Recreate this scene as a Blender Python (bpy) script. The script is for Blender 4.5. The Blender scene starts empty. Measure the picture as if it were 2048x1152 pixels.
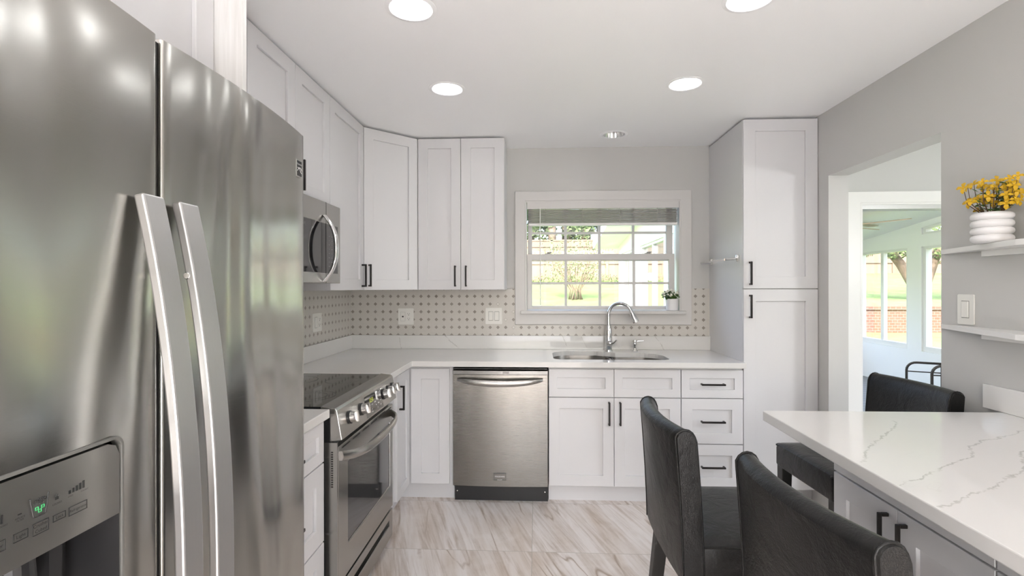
import bpy, bmesh, math, random
from mathutils import Vector, Matrix
C = bpy.context
scene = C.scene
R = math.radians
PI = math.pi

# ------------------------------------------------------------------ camera
cd = bpy.data.cameras.new('camera')
cam = bpy.data.objects.new('camera', cd)
scene.collection.objects.link(cam)
cd.sensor_width = 36.0
cd.lens = 1004.337 * 36 / 2048
cd.clip_start = 0.02
cd.clip_end = 200
cam.matrix_world = (Matrix.Translation((0, 0, 1.3808)) @ Matrix.Rotation(R(2.822), 4, 'Z')
                    @ Matrix.Rotation(R(90 - 0.0406), 4, 'X') @ Matrix.Rotation(R(-0.0805), 4, 'Z'))
scene.camera = cam

# ------------------------------------------------------------------ world, sun, exposure
w = bpy.data.worlds.new('sky')
scene.world = w
w.use_nodes = True
nt = w.node_tree
bg = nt.nodes['Background']
sk = nt.nodes.new('ShaderNodeTexSky')
sk.sky_type = 'NISHITA'
sk.sun_disc = False
sk.sun_elevation = R(52)
sk.sun_rotation = R(200)
sk.air_density = 1.0
sk.dust_density = 5.0
nt.links.new(sk.outputs[0], bg.inputs[0])
bg.inputs[1].default_value = 1.4
sl = bpy.data.lights.new('sun', 'SUN')
sl.energy = 9.0
sl.angle = R(3)
sl.color = (1.0, 0.98, 0.95)
sun = bpy.data.objects.new('sun', sl)
scene.collection.objects.link(sun)
sun.rotation_euler = (R(40), 0, R(-22))       # from behind the house, high
LAMP = 25.0                                    # ceiling downlights
vs = scene.view_settings
vs.view_transform = 'Standard'
vs.look = 'None'
vs.exposure = 0.03
vs.gamma = 1.0
vs.use_curve_mapping = False
cy = scene.cycles
cy.use_denoising = True
cy.max_bounces = 10
cy.diffuse_bounces = 6
cy.glossy_bounces = 5
cy.transparent_max_bounces = 12
cy.sample_clamp_indirect = 8
cy.caustics_reflective = False
cy.caustics_refractive = False

# ------------------------------------------------------------------ materials
class NT:
    def __init__(s, m):
        s.t = m.node_tree
    def n(s, typ, **k):
        x = s.t.nodes.new('ShaderNode' + typ)
        for a, v in k.items():
            setattr(x, a, v)
        return x
    def l(s, a, b):
        s.t.links.new(a, b)
    def put(s, inp, v):
        if isinstance(v, (int, float)):
            inp.default_value = v
        elif isinstance(v, tuple):
            inp.default_value = v
        else:
            s.l(v, inp)
    def m(s, op, a, b=None, c=None):
        x = s.n('Math', operation=op)
        for i, v in enumerate((a, b, c)):
            if v is not None:
                s.put(x.inputs[i], v)
        return x.outputs[0]
    def mix(s, f, a, b):
        x = s.n('Mix', data_type='RGBA')
        s.put(x.inputs[0], f)
        s.put(x.inputs[6], a if not isinstance(a, tuple) else (*a[:3], 1))
        s.put(x.inputs[7], b if not isinstance(b, tuple) else (*b[:3], 1))
        return x.outputs[2]
    def noise(s, vec, scale, detail=3, rough=0.5, dist=0.0):
        x = s.n('TexNoise')
        s.l(vec, x.inputs['Vector'])
        x.inputs['Scale'].default_value = scale
        x.inputs['Detail'].default_value = detail
        x.inputs['Roughness'].default_value = rough
        x.inputs['Distortion'].default_value = dist
        return x.outputs[0]
    def mapping(s, vec, scale=(1, 1, 1), rot=(0, 0, 0), loc=(0, 0, 0)):
        x = s.n('Mapping')
        s.l(vec, x.inputs[0])
        x.inputs[1].default_value = loc
        x.inputs[2].default_value = rot
        x.inputs[3].default_value = scale
        return x.outputs[0]
    def ramp(s, v, lo, hi):
        x = s.n('MapRange')
        x.clamp = True
        s.put(x.inputs[0], v)
        x.inputs[1].default_value = lo
        x.inputs[2].default_value = hi
        return x.outputs[0]
    def bump(s, h, strength=0.3, dist=0.01):
        x = s.n('Bump')
        x.inputs['Strength'].default_value = strength
        x.inputs['Distance'].default_value = dist
        s.l(h, x.inputs['Height'])
        return x.outputs[0]

def mat(name, col, rough=0.5, metal=0.0, spec=0.5, emit=None, es=0.0, coat=0.0):
    m = bpy.data.materials.new(name)
    m.use_nodes = True
    p = m.node_tree.nodes['Principled BSDF']
    p.inputs['Base Color'].default_value = (*col, 1)
    p.inputs['Roughness'].default_value = rough
    p.inputs['Metallic'].default_value = metal
    p.inputs['Specular IOR Level'].default_value = spec
    p.inputs['Coat Weight'].default_value = coat
    p.inputs['Coat Roughness'].default_value = 0.08
    if emit:
        p.inputs['Emission Color'].default_value = (*emit, 1)
        p.inputs['Emission Strength'].default_value = es
    return m

def P(m):
    return m.node_tree.nodes['Principled BSDF']

def pos(T):
    return T.n('NewGeometry').outputs['Position']

def objc(T):
    return T.n('TexCoord').outputs['Object']

def bumpy(name, col, rough, scale, strength=0.15, dist=0.004, metal=0, spec=0.5, var=0.0):
    m = mat(name, col, rough, metal, spec)
    T = NT(m)
    v = objc(T)
    h = T.noise(v, scale, 4, 0.6)
    T.l(T.bump(h, strength, dist), P(m).inputs['Normal'])
    if var:
        n2 = T.noise(v, scale * 0.25, 3)
        d = tuple(c * (1 - var) for c in col)
        T.l(T.mix(T.ramp(n2, 0.35, 0.65), col, d), P(m).inputs['Base Color'])
    return m

M = {}
M['wall'] = bumpy('wall_paint', (0.55, 0.545, 0.53), 0.55, 60, 0.05, 0.002, spec=0.3)
M['ceil'] = mat('ceiling_paint', (0.96, 0.96, 0.965), 0.45, spec=0.35)
M['trim'] = mat('white_trim', (0.80, 0.79, 0.77), 0.35)
M['wintrim'] = mat('window_vinyl', (0.62, 0.605, 0.59), 0.38)
M['cab'] = mat('white_lacquer', (0.675, 0.67, 0.68), 0.34, spec=0.45)
M['panelwood'] = mat('white_stained_wood', (0.80, 0.79, 0.77), 0.4)
T = NT(M['panelwood'])
gn = T.noise(T.mapping(pos(T), (30, 30, 1.2)), 2.2, 4, 0.6, 0.6)
T.l(T.mix(T.ramp(gn, 0.35, 0.7), (0.82, 0.81, 0.80), (0.70, 0.69, 0.67)), P(M['panelwood']).inputs['Base Color'])
M['dark'] = mat('black_metal', (0.018, 0.015, 0.014), 0.38, 0.3)
M['black'] = mat('black_plastic', (0.012, 0.012, 0.013), 0.35)
M['void'] = mat('dark_gap', (0.03, 0.028, 0.026), 0.8)
M['chrome'] = mat('chrome', (0.80, 0.80, 0.80), 0.06, 1.0)
M['pewter'] = mat('pewter', (0.62, 0.61, 0.59), 0.22, 1.0)
M['fluted'] = mat('fluted_silver', (0.85, 0.85, 0.85), 0.25, 1.0)
M['plastic'] = mat('white_plastic', (0.78, 0.77, 0.73), 0.3)
M['ink'] = mat('print_ink', (0.02, 0.02, 0.02), 0.5)
M['inkgrey'] = mat('grey_print', (0.13, 0.13, 0.12), 0.5)
M['faint'] = mat('faint_print', (0.22, 0.22, 0.22), 0.5)
M['badge'] = mat('badge_grey', (0.20, 0.185, 0.17), 0.4, 0.5)
M['silverprint'] = mat('silver_print', (0.75, 0.75, 0.75), 0.4)
M['green_led'] = mat('green_led', (0.05, 0.35, 0.12), 0.4, emit=(0.1, 0.9, 0.3), es=0.35)
M['yellow_led'] = mat('yellow_led', (0.3, 0.3, 0.02), 0.4, emit=(0.6, 0.7, 0.05), es=0.9)
M['lamp'] = mat('lamp_lens', (0.9, 0.9, 0.9), 0.5, emit=(0.97, 0.985, 1.0), es=LAMP)
M['globe1'] = mat('fill_globe', (0.9, 0.9, 0.9), 0.5, emit=(0.965, 0.985, 1.0), es=72.0)
M['globe2'] = mat('fill_globe_dining', (0.9, 0.9, 0.9), 0.5, emit=(0.98, 0.985, 1.0), es=100.0)
M['globe3'] = mat('fill_globe_sunroom', (0.9, 0.9, 0.9), 0.5, emit=(1.0, 0.95, 0.88), es=130.0)  # glow of the globe added to brighten the sunroom
M['glassblack'] = mat('black_glass', (0.010, 0.010, 0.011), 0.04, spec=0.9)
M['ovenglass'] = mat('oven_glass', (0.035, 0.035, 0.036), 0.06, spec=1.0)
M['ceramic'] = mat('white_ceramic', (0.80, 0.79, 0.79), 0.28)
M['soil'] = bumpy('soil', (0.03, 0.02, 0.012), 0.9, 200)
M['leaf'] = bumpy('green_leaf', (0.055, 0.12, 0.018), 0.5, 30, var=0.5)
M['leafl'] = bumpy('light_green_leaf', (0.13, 0.22, 0.035), 0.5, 30, var=0.4)
M['yellow'] = mat('yellow_petal', (0.56, 0.34, 0.004), 0.5)
M['whitep'] = mat('white_petal', (0.80, 0.78, 0.68), 0.5)
M['twig'] = mat('brown_twig', (0.10, 0.045, 0.02), 0.6)
M['wood'] = bumpy('pale_fan_wood', (0.62, 0.47, 0.36), 0.5, 20, var=0.15)
M['blind'] = mat('blind_vinyl', (0.33, 0.32, 0.30), 0.45)

def steel(name, col, rough, wave=0.0, brush=(4, 400, 400), wscale=(1, 3.0, 0.9), aniso=0.6, wdist=0.02):
    m = mat(name, col, rough, 1.0)
    T = NT(m)
    v = pos(T)
    b = T.noise(T.mapping(v, brush), 3, 2, 0.6)
    rr = T.n('MapRange')
    T.l(b, rr.inputs[0])
    rr.inputs[3].default_value = rough * 0.85
    rr.inputs[4].default_value = rough * 1.2
    T.l(rr.outputs[0], P(m).inputs['Roughness'])
    P(m).inputs['Anisotropic'].default_value = aniso
    tg = T.n('Tangent', direction_type='RADIAL', axis='Z')
    T.l(tg.outputs[0], P(m).inputs['Tangent'])
    fb = T.bump(b, 0.012, 0.001)
    if wave:
        n = T.noise(T.mapping(v, wscale), 1.6, 1.5, 0.45, 0.5)
        x = T.n('Bump')
        x.inputs['Strength'].default_value = wave
        x.inputs['Distance'].default_value = wdist
        T.l(n, x.inputs['Height'])
        T.l(fb, x.inputs['Normal'])
        T.l(x.outputs[0], P(m).inputs['Normal'])
    else:
        T.l(fb, P(m).inputs['Normal'])
    return m
M['fridge'] = steel('brushed_steel_rippled', (0.42, 0.41, 0.385), 0.21, 1.0, (300, 6, 300), (1, 2.3, 0.62), 0.5, 0.055)
M['steel'] = steel('brushed_steel', (0.42, 0.41, 0.39), 0.24, 0.0, (6, 6, 300))
M['steelv'] = steel('brushed_steel_dishwasher', (0.26, 0.25, 0.23), 0.26, 0.35, (4, 4, 300), (2.4, 1, 0.7), 0.5)
M['handle'] = steel('satin_steel', (0.50, 0.495, 0.49), 0.42, 0.0, (200, 200, 3), aniso=0.2)
M['sink'] = steel('sink_steel', (0.30, 0.28, 0.26), 0.34, 0.0, (5, 200, 200), aniso=0.2)
M['dispanel'] = steel('dispenser_steel', (0.36, 0.355, 0.335), 0.34, 0.0, (300, 6, 300), aniso=0.2)

# quartz with grey veins
m = M['quartz'] = mat('white_quartz', (0.80, 0.79, 0.775), 0.055, spec=0.55)
T = NT(m)
v = pos(T)
def vein(scale, seed, wdt, lo, hi, rot):
    q = T.mapping(v, (1, 1, 1), (0.2, 0.1, rot), (seed, seed * 0.7, 0))
    n = T.noise(q, scale, 6, 0.62, 0.9)
    d = T.m('ABSOLUTE', T.m('SUBTRACT', n, 0.5))
    line = T.m('SUBTRACT', 1.0, T.ramp(d, wdt * 0.2, wdt))
    k = T.ramp(T.noise(q, scale * 1.7, 2), lo, hi)
    return T.m('MULTIPLY', line, k)
sv = T.n('SeparateXYZ')
T.l(v, sv.inputs[0])
jx = T.m('SUBTRACT', T.noise(v, 9.0, 5, 0.75), 0.5)
jf = T.noise(v, 26.0, 3, 0.6)
def seg(p, q, ia, ib, wd_, amp):
    """one stone vein running from p to q in the world axes ia, ib"""
    dx, dy = q[0] - p[0], q[1] - p[1]
    L_ = math.hypot(dx, dy)
    dx, dy = dx / L_, dy / L_
    rx = T.m('SUBTRACT', sv.outputs[ia], p[0])
    ry = T.m('SUBTRACT', sv.outputs[ib], p[1])
    al = T.m('ADD', T.m('MULTIPLY', rx, dx), T.m('MULTIPLY', ry, dy))
    ac = T.m('ADD', T.m('SUBTRACT', T.m('MULTIPLY', ry, dx), T.m('MULTIPLY', rx, dy)), T.m('MULTIPLY', jx, amp))
    ln_ = T.m('SUBTRACT', 1.0, T.ramp(T.m('ABSOLUTE', ac), wd_ * 0.3, wd_))
    inside = T.m('MULTIPLY', T.m('GREATER_THAN', al, 0.0), T.m('LESS_THAN', al, L_))
    return T.m('MULTIPLY', T.m('MULTIPLY', ln_, inside), T.ramp(jf, 0.30, 0.52))
acc = None
pen_v = [[(1.251, 1.808), (1.149, 1.688), (0.991, 1.535), (0.922, 1.465), (0.864, 1.381)], [(1.72, 1.76), (1.573, 1.706), (1.405, 1.613), (1.266, 1.534), (1.199, 1.448), (1.001, 1.315), (0.851, 1.222)],
         [(1.66, 1.78), (1.5, 1.60), (1.329, 1.441), (1.207, 1.324), (1.084, 1.238), (0.852, 1.106)]]
pk = T.m('LESS_THAN', sv.outputs[1], 2.2)
for pl in pen_v:
    for p_, q_ in zip(pl, pl[1:]):
        g_ = T.m('MULTIPLY', seg(p_, q_, 0, 1, 0.0042, 0.07), pk)
        acc = g_ if acc is None else T.m('MAXIMUM', acc, g_)
bk_ = T.m('GREATER_THAN', sv.outputs[1], 3.77)
for p_, q_ in (((-0.70, 1.02), (-0.60, 0.915)), ((0.19, 1.02), (0.225, 0.94)), ((0.335, 1.012), (0.38, 0.93)), ((0.885, 1.02), (0.95, 0.914)), ((-1.05, 1.0), (-1.038, 0.914))):
    acc = T.m('MAXIMUM', acc, T.m('MULTIPLY', seg(p_, q_, 0, 2, 0.0035, 0.05), bk_))
v2 = vein(1.3, 8.4, 0.004, 0.52, 0.66, 1.3)
vv = T.m('MINIMUM', T.m('ADD', acc, T.m('MULTIPLY', v2, 0.22)), 1.0)
cl = T.ramp(T.noise(v, 1.1, 3, 0.5, 0.5), 0.3, 0.7)
base = T.mix(cl, (0.735, 0.725, 0.705), (0.69, 0.68, 0.665))
T.l(T.mix(T.m('MULTIPLY', vv, 0.62), base, (0.40, 0.385, 0.36)), P(m).inputs['Base Color'])

# floor tile, veined stone look
m = M['floor'] = mat('stone_look_tile', (0.6, 0.55, 0.5), 0.32, spec=0.45)
T = NT(m)
v = pos(T)
sx = T.n('SeparateXYZ')
T.l(v, sx.inputs[0])
TS = 0.597
ux = T.m('DIVIDE', T.m('SUBTRACT', sx.outputs[0], -0.027 - 20 * 0.6), 0.6 * 2)
uy = T.m('DIVIDE', T.m('SUBTRACT', sx.outputs[1], 2.626 - 20 * TS), TS)
fx = T.m('ABSOLUTE', T.m('SUBTRACT', T.m('FRACT', ux), 0.5))
fy = T.m('ABSOLUTE', T.m('SUBTRACT', T.m('FRACT', uy), 0.5))
gr = T.m('MAXIMUM', T.m('GREATER_THAN', fx, 0.5 - 0.0022 / 1.2), T.m('GREATER_THAN', fy, 0.5 - 0.0022 / TS))
cx = T.n('CombineXYZ')
T.l(T.m('FLOOR', ux), cx.inputs[0])
T.l(T.m('FLOOR', uy), cx.inputs[1])
wn = T.n('TexWhiteNoise', noise_dimensions='3D')
T.l(cx.outputs[0], wn.inputs[0])
off = T.n('VectorMath', operation='SCALE')
T.l(wn.outputs['Color'], off.inputs[0])
off.inputs['Scale'].default_value = 7.0
add = T.n('VectorMath', operation='ADD')
T.l(v, add.inputs[0])
T.l(off.outputs[0], add.inputs[1])
tv = add.outputs[0]
rot_t = T.mapping(tv, (1, 1, 1), (0, 0, R(-13)))
str_ = T.mapping(rot_t, (6.0, 0.55, 1))
n1 = T.noise(str_, 1.4, 5, 0.62, 0.55)
n2 = T.noise(T.mapping(T.mapping(tv, (1, 1, 1), (0, 0, R(-20))), (17, 0.9, 1)), 1.8, 5, 0.65, 0.5)
n3 = T.noise(tv, 3.2, 6, 0.65, 0.4)
cr = T.m('ABSOLUTE', T.m('SUBTRACT', T.noise(T.mapping(T.mapping(tv, (1, 1, 1), (0, 0, R(-17))), (3.4, 0.5, 1)), 1.0, 3, 0.5, 0.35), 0.5))
crl = T.m('MULTIPLY', T.m('SUBTRACT', 1.0, T.ramp(cr, 0.001, 0.012)), T.ramp(n3, 0.42, 0.58))
c1 = T.mix(T.ramp(n1, 0.40, 0.72), (0.82, 0.77, 0.745), (0.62, 0.53, 0.46))
c2 = T.mix(T.m('MULTIPLY', T.ramp(n2, 0.46, 0.68), 0.85), c1, (0.46, 0.37, 0.30))
c3 = T.mix(T.m('MULTIPLY', T.ramp(n3, 0.45, 0.7), 0.45), c2, (0.90, 0.87, 0.85))
c4 = T.mix(T.m('MULTIPLY', crl, 0.8), c3, (0.34, 0.245, 0.175))
T.l(T.mix(T.m('MULTIPLY', gr, 0.7), c4, (0.47, 0.43, 0.38)), P(m).inputs['Base Color'])
T.l(T.bump(T.m('SUBTRACT', T.m('MULTIPLY', n2, 0.1), gr), 0.25, 0.002), P(m).inputs['Normal'])

# octagon and dot mosaic: axis picks the horizontal world coordinate
def tile_mat(name, axis, u0):
    m = mat(name, (0.6, 0.57, 0.52), 0.30, spec=0.45)
    T = NT(m)
    s = T.n('SeparateXYZ')
    T.l(pos(T), s.inputs[0])
    p = 0.0593
    u = T.m('DIVIDE', T.m('SUBTRACT', s.outputs[axis], u0 - 100 * p), p)
    z = T.m('DIVIDE', T.m('SUBTRACT', s.outputs[2], 1.315 - 100 * p), p)
    fu = T.m('SUBTRACT', T.m('FRACT', T.m('ADD', u, 0.5)), 0.5)
    fz = T.m('SUBTRACT', T.m('FRACT', T.m('ADD', z, 0.5)), 0.5)
    au, az = T.m('ABSOLUTE', fu), T.m('ABSOLUTE', fz)
    d = T.m('ADD', au, az)
    dot = T.m('LESS_THAN', d, 0.235)
    core = T.m('LESS_THAN', d, 0.19)
    line = T.m('MULTIPLY', T.m('MAXIMUM', T.m('LESS_THAN', au, 0.013), T.m('LESS_THAN', az, 0.013)), 0.30)
    c = T.n('CombineXYZ')
    T.l(T.m('FLOOR', T.m('ADD', u, 0.5)), c.inputs[0])
    T.l(T.m('FLOOR', T.m('ADD', z, 0.5)), c.inputs[1])
    wn = T.n('TexWhiteNoise', noise_dimensions='2D')
    T.l(c.outputs[0], wn.inputs[0])
    tone = T.mix(wn.outputs['Value'], (0.25, 0.22, 0.19), (0.34, 0.31, 0.275))
    pale = T.m('MULTIPLY', T.m('GREATER_THAN', wn.outputs['Value'], 0.72), core)
    if axis == 0:
        pale = T.m('MULTIPLY', pale, T.m('MULTIPLY', T.m('GREATER_THAN', s.outputs[0], -0.38), T.m('LESS_THAN', s.outputs[0], -0.15)))
    else:
        pale = 0.0
    oct_ = T.mix(T.noise(pos(T), 45, 4, 0.7), (0.61, 0.585, 0.545), (0.55, 0.525, 0.485))
    a = T.mix(line, oct_, (0.50, 0.46, 0.41))
    b = T.mix(dot, a, tone)
    b2 = T.mix(pale, b, (0.66, 0.64, 0.60))
    T.l(b2, P(m).inputs['Base Color'])
    return m
M['tile_x'] = tile_mat('mosaic_back', 0, -1.245)
M['tile_y'] = tile_mat('mosaic_left', 1, 3.12)

# black leather
m = M['leather'] = mat('black_leather', (0.008, 0.0078, 0.0076), 0.36, spec=0.5)
P(m).inputs['IOR'].default_value = 1.36
T = NT(m)
v = objc(T)
f1 = T.noise(v, 260, 3, 0.6)
f2 = T.noise(v, 9, 4, 0.6, 0.6)
T.l(T.bump(T.m('ADD', T.m('MULTIPLY', f1, 0.16), f2), 0.5, 0.012), P(m).inputs['Normal'])
rr = T.n('MapRange')
T.l(f2, rr.inputs[0])
rr.inputs[3].default_value = 0.26
rr.inputs[4].default_value = 0.42
T.l(rr.outputs[0], P(m).inputs['Roughness'])
M['legwood'] = mat('black_wood', (0.012, 0.011, 0.010), 0.4)

# window glass: clear pane with a faint reflection
m = M['pane'] = bpy.data.materials.new('window_glass')
m.use_nodes = True
T = NT(m)
m.node_tree.nodes.remove(P(m))
tr = T.n('BsdfTransparent')
gl = T.n('BsdfGlossy')
gl.inputs['Roughness'].default_value = 0.0
ge = T.n('NewGeometry')
dt = T.n('VectorMath', operation='DOT_PRODUCT')
T.l(ge.outputs['Incoming'], dt.inputs[0])
T.l(ge.outputs['Normal'], dt.inputs[1])
fq = T.m('POWER', T.m('SUBTRACT', 1.0, T.m('MINIMUM', T.m('ABSOLUTE', dt.outputs['Value']), 1.0)), 5.0)
ms = T.n('MixShader')
T.l(T.m('ADD', 0.035, T.m('MULTIPLY', fq, 0.93)), ms.inputs[0])
T.l(tr.outputs[0], ms.inputs[1])
T.l(gl.outputs[0], ms.inputs[2])
T.l(ms.outputs[0], m.node_tree.nodes['Material Output'].inputs[0])

M['grass'] = mat('lawn_grass', (0.2, 0.3, 0.06), 0.9, spec=0.1)
T = NT(M['grass'])
gg = T.noise(pos(T), 1.2, 6, 0.7, 0.4)
g2 = T.noise(pos(T), 14, 4, 0.7)
T.l(T.mix(T.ramp(g2, 0.3, 0.7), T.mix(T.ramp(gg, 0.35, 0.65), (0.075, 0.125, 0.04), (0.155, 0.20, 0.09)), (0.115, 0.165, 0.065)), P(M['grass']).inputs['Base Color'])
M['fence'] = mat('cedar_boards', (0.62, 0.40, 0.22), 0.8, spec=0.2)
T = NT(M['fence'])
s = T.n('SeparateXYZ')
T.l(pos(T), s.inputs[0])
fb = T.n('TexWhiteNoise', noise_dimensions='1D')
T.l(T.m('FLOOR', T.m('DIVIDE', s.outputs[0], 0.14)), fb.inputs['W'])
T.l(T.mix(fb.outputs['Value'], (0.185, 0.14, 0.11), (0.155, 0.115, 0.085)), P(M['fence']).inputs['Base Color'])
M['brick'] = mat('red_brick', (0.5, 0.25, 0.18), 0.85, spec=0.2)
T = NT(M['brick'])
bk = T.n('TexBrick')
mp = T.n('Mapping')
mp.inputs[2].default_value = (R(90), 0, 0)
T.l(pos(T), mp.inputs[0])
T.l(mp.outputs[0], bk.inputs[0])
bk.inputs['Color1'].default_value = (0.15, 0.075, 0.06, 1)
bk.inputs['Color2'].default_value = (0.125, 0.06, 0.045, 1)
bk.inputs['Mortar'].default_value = (0.22, 0.195, 0.175, 1)
bk.inputs['Scale'].default_value = 4.0
bk.inputs['Mortar Size'].default_value = 0.012
T.l(bk.outputs[0], P(M['brick']).inputs['Base Color'])
M['bark'] = bumpy('bark', (0.17, 0.13, 0.095), 0.9, 12, 0.5, 0.03, var=0.4)
M['crown'] = bumpy('tree_leaves', (0.10, 0.16, 0.04), 0.7, 2, var=0.5)
M['crownd'] = bumpy('evergreen_leaves', (0.07, 0.11, 0.035), 0.8, 2, var=0.5)
M['bush'] = bumpy('pale_bush_leaves', (0.11, 0.165, 0.06), 0.7, 2, var=0.3)
M['siding'] = mat('white_siding', (0.88, 0.88, 0.87), 0.6)
M['patio'] = mat('pale_bounce_ground', (0.74, 0.735, 0.73), 0.8, spec=0.2)
M['deck'] = mat('grey_deck_boards', (0.20, 0.20, 0.21), 0.6)
T = NT(M['deck'])
s = T.n('SeparateXYZ')
T.l(pos(T), s.inputs[0])
gl_ = T.m('LESS_THAN', T.m('FRACT', T.m('DIVIDE', s.outputs[1], 0.14)), 0.06)
T.l(T.mix(gl_, (0.24, 0.24, 0.25), (0.06, 0.06, 0.06)), P(M['deck']).inputs['Base Color'])

# ------------------------------------------------------------------ mesh helpers
class MB:
    def __init__(s):
        s.b = bmesh.new()
    def poly(s, pts):
        vs = [s.b.verts.new(p) for p in pts]
        try:
            return s.b.faces.new(vs)
        except ValueError:
            return None
    def box(s, x0, x1, y0, y1, z0, z1):
        v = [s.b.verts.new((x, y, z)) for x in (x0, x1) for y in (y0, y1) for z in (z0, z1)]
        for f in ((0, 1, 3, 2), (4, 6, 7, 5), (0, 4, 5, 1), (2, 3, 7, 6), (0, 2, 6, 4), (1, 5, 7, 3)):
            s.b.faces.new([v[i] for i in f])
        return s
    def loft(s, rings, caps=True, closed=True):
        L = [[s.b.verts.new(p) for p in r] for r in rings]
        n = len(L[0])
        for a, b in zip(L, L[1:]):
            for i in range(n if closed else n - 1):
                j = (i + 1) % n
                s.b.faces.new((a[i], a[j], b[j], b[i]))
        if caps:
            s.b.faces.new(L[0][::-1])
            s.b.faces.new(L[-1])
        return s
    def tube(s, path, r, n=10, caps=True, flat=None):
        P_ = [Vector(p) for p in path]
        rings = []
        up = None
        for i, p in enumerate(P_):
            t = (P_[min(i + 1, len(P_) - 1)] - P_[max(i - 1, 0)]).normalized()
            if up is None:
                up = t.orthogonal().normalized()
            up = (up - t * up.dot(t)).normalized()
            sd = t.cross(up)
            ri = r[i] if isinstance(r, (list, tuple)) else r
            rings.append([p + (up * math.cos(2 * PI * k / n) + sd * math.sin(2 * PI * k / n)) * ri for k in range(n)])
        return s.loft(rings, caps)
    def bar(s, path, w, h, side):
        """rectangular bar along a path; side = fixed width direction"""
        P_ = [Vector(p) for p in path]
        sd = Vector(side).normalized()
        rings = []
        for i, p in enumerate(P_):
            t = (P_[min(i + 1, len(P_) - 1)] - P_[max(i - 1, 0)]).normalized()
            nrm = t.cross(sd).normalized()
            rings.append([p + sd * a * w / 2 + nrm * b * h / 2 for a, b in ((-1, -1), (1, -1), (1, 1), (-1, 1))])
        return s.loft(rings)
    def lathe(s, prof, n=32, c=(0, 0, 0), ax='z'):
        rings = []
        for r, h in prof:
            ring = []
            for k in range(n):
                a = 2 * PI * k / n
                u, v = r * math.cos(a), r * math.sin(a)
                p = {'z': (u, v, h), 'y': (u, h, v), 'x': (h, u, v)}[ax]
                ring.append((p[0] + c[0], p[1] + c[1], p[2] + c[2]))
            rings.append(ring)
        return s.loft(rings, True)
    def prism(s, outer, holes, h0, h1, axis='z'):
        t = bmesh.new()
        loops = [outer] + list(holes)
        edges = []
        for lp in loops:
            vs = [t.verts.new((a, b, 0)) for a, b in lp]
            for i in range(len(vs)):
                edges.append(t.edges.new((vs[i], vs[(i + 1) % len(vs)])))
        bmesh.ops.triangle_fill(t, edges=edges, use_beauty=True)
        t.verts.index_update()
        def mp(a, b, h):
            return {'z': (a, b, h), 'y': (a, h, b), 'x': (h, a, b)}[axis]
        A = [s.b.verts.new(mp(v.co.x, v.co.y, h0)) for v in t.verts]
        B = [s.b.verts.new(mp(v.co.x, v.co.y, h1)) for v in t.verts]
        for f in t.faces:
            ii = [v.index for v in f.verts]
            s.b.faces.new([A[i] for i in ii])
            s.b.faces.new([B[i] for i in ii[::-1]])
        k = 0
        for lp in loops:
            n = len(lp)
            for i in range(n):
                j = (i + 1) % n
                s.b.faces.new((A[k + i], A[k + j], B[k + j], B[k + i]))
            k += n
        t.free()
        return s
    def text(s, body, size, mw, align='LEFT', depth=0.0):
        cu = bpy.data.curves.new('t', 'FONT')
        cu.body = body
        cu.size = size
        cu.align_x = align
        cu.extrude = depth
        o = bpy.data.objects.new('t', cu)
        scene.collection.objects.link(o)
        me = bpy.data.meshes.new_from_object(o.evaluated_get(C.evaluated_depsgraph_get()))
        me.transform(mw)
        s.b.from_mesh(me)
        bpy.data.objects.remove(o)
        bpy.data.curves.remove(cu)
        bpy.data.meshes.remove(me)
        return s
    def xf(s, mw):
        s.b.transform(mw)
        return s
    def obj(s, name, m, parent=None, bevel=0.0, smooth=False, seg=2, recalc=True, loc=None, sub=0, ang=40):
        if recalc:
            bmesh.ops.recalc_face_normals(s.b, faces=s.b.faces)
        me = bpy.data.meshes.new(name)
        s.b.to_mesh(me)
        s.b.free()
        me.materials.append(M[m] if isinstance(m, str) else m)
        o = bpy.data.objects.new(name, me)
        scene.collection.objects.link(o)
        if parent is not None:
            o.parent = parent
        if loc:
            o.location = loc
        if smooth:
            for p in me.polygons:
                p.use_smooth = True
        if bevel:
            b = o.modifiers.new('bevel', 'BEVEL')
            b.width = bevel
            b.segments = seg
            b.limit_method = 'ANGLE'
            b.angle_limit = R(ang)
            b.harden_normals = False
        if sub:
            b = o.modifiers.new('sub', 'SUBSURF')
            b.levels = sub
            b.render_levels = sub
        if smooth == 'auto':
            es = o.modifiers.new('split', 'EDGE_SPLIT')
            es.split_angle = R(35)
        return o

def BX(x0, x1, y0, y1, z0, z1):
    return MB().box(x0, x1, y0, y1, z0, z1)

def tag(o, label, cat, group=None, kind=None):
    o['label'] = label
    o['category'] = cat
    if group:
        o['group'] = group
    if kind:
        o['kind'] = kind
    return o

def thing(name, label, cat, loc=(0, 0, 0), rz=0.0, group=None):
    o = bpy.data.objects.new(name, None)
    o.empty_display_size = 0.05
    scene.collection.objects.link(o)
    o.location = loc
    o.rotation_euler = (0, 0, rz)
    return tag(o, label, cat, group)

def struct(name, label, cat, loc=(0, 0, 0)):
    o = thing(name, label, cat, loc)
    o['kind'] = 'structure'
    return o

def st(mb, name, m, label, cat, **k):
    o = mb.obj(name, m, **k)
    tag(o, label, cat, kind='structure')
    return o

def kids(o):
    return [c for c in scene.objects if c.parent == o]

def dup(root, loc, rz=0.0, label=None):
    r = root.copy()
    scene.collection.objects.link(r)
    r.location = loc
    r.rotation_euler = (0, 0, rz)
    if label:
        r['label'] = label
    for ch in kids(root):
        c = ch.copy()
        scene.collection.objects.link(c)
        c.parent = r
        for g in kids(ch):
            d = g.copy()
            scene.collection.objects.link(d)
            d.parent = c
    return r

def rect(x0, x1, y0, y1):
    return [(x0, y0), (x1, y0), (x1, y1), (x0, y1)]

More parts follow.
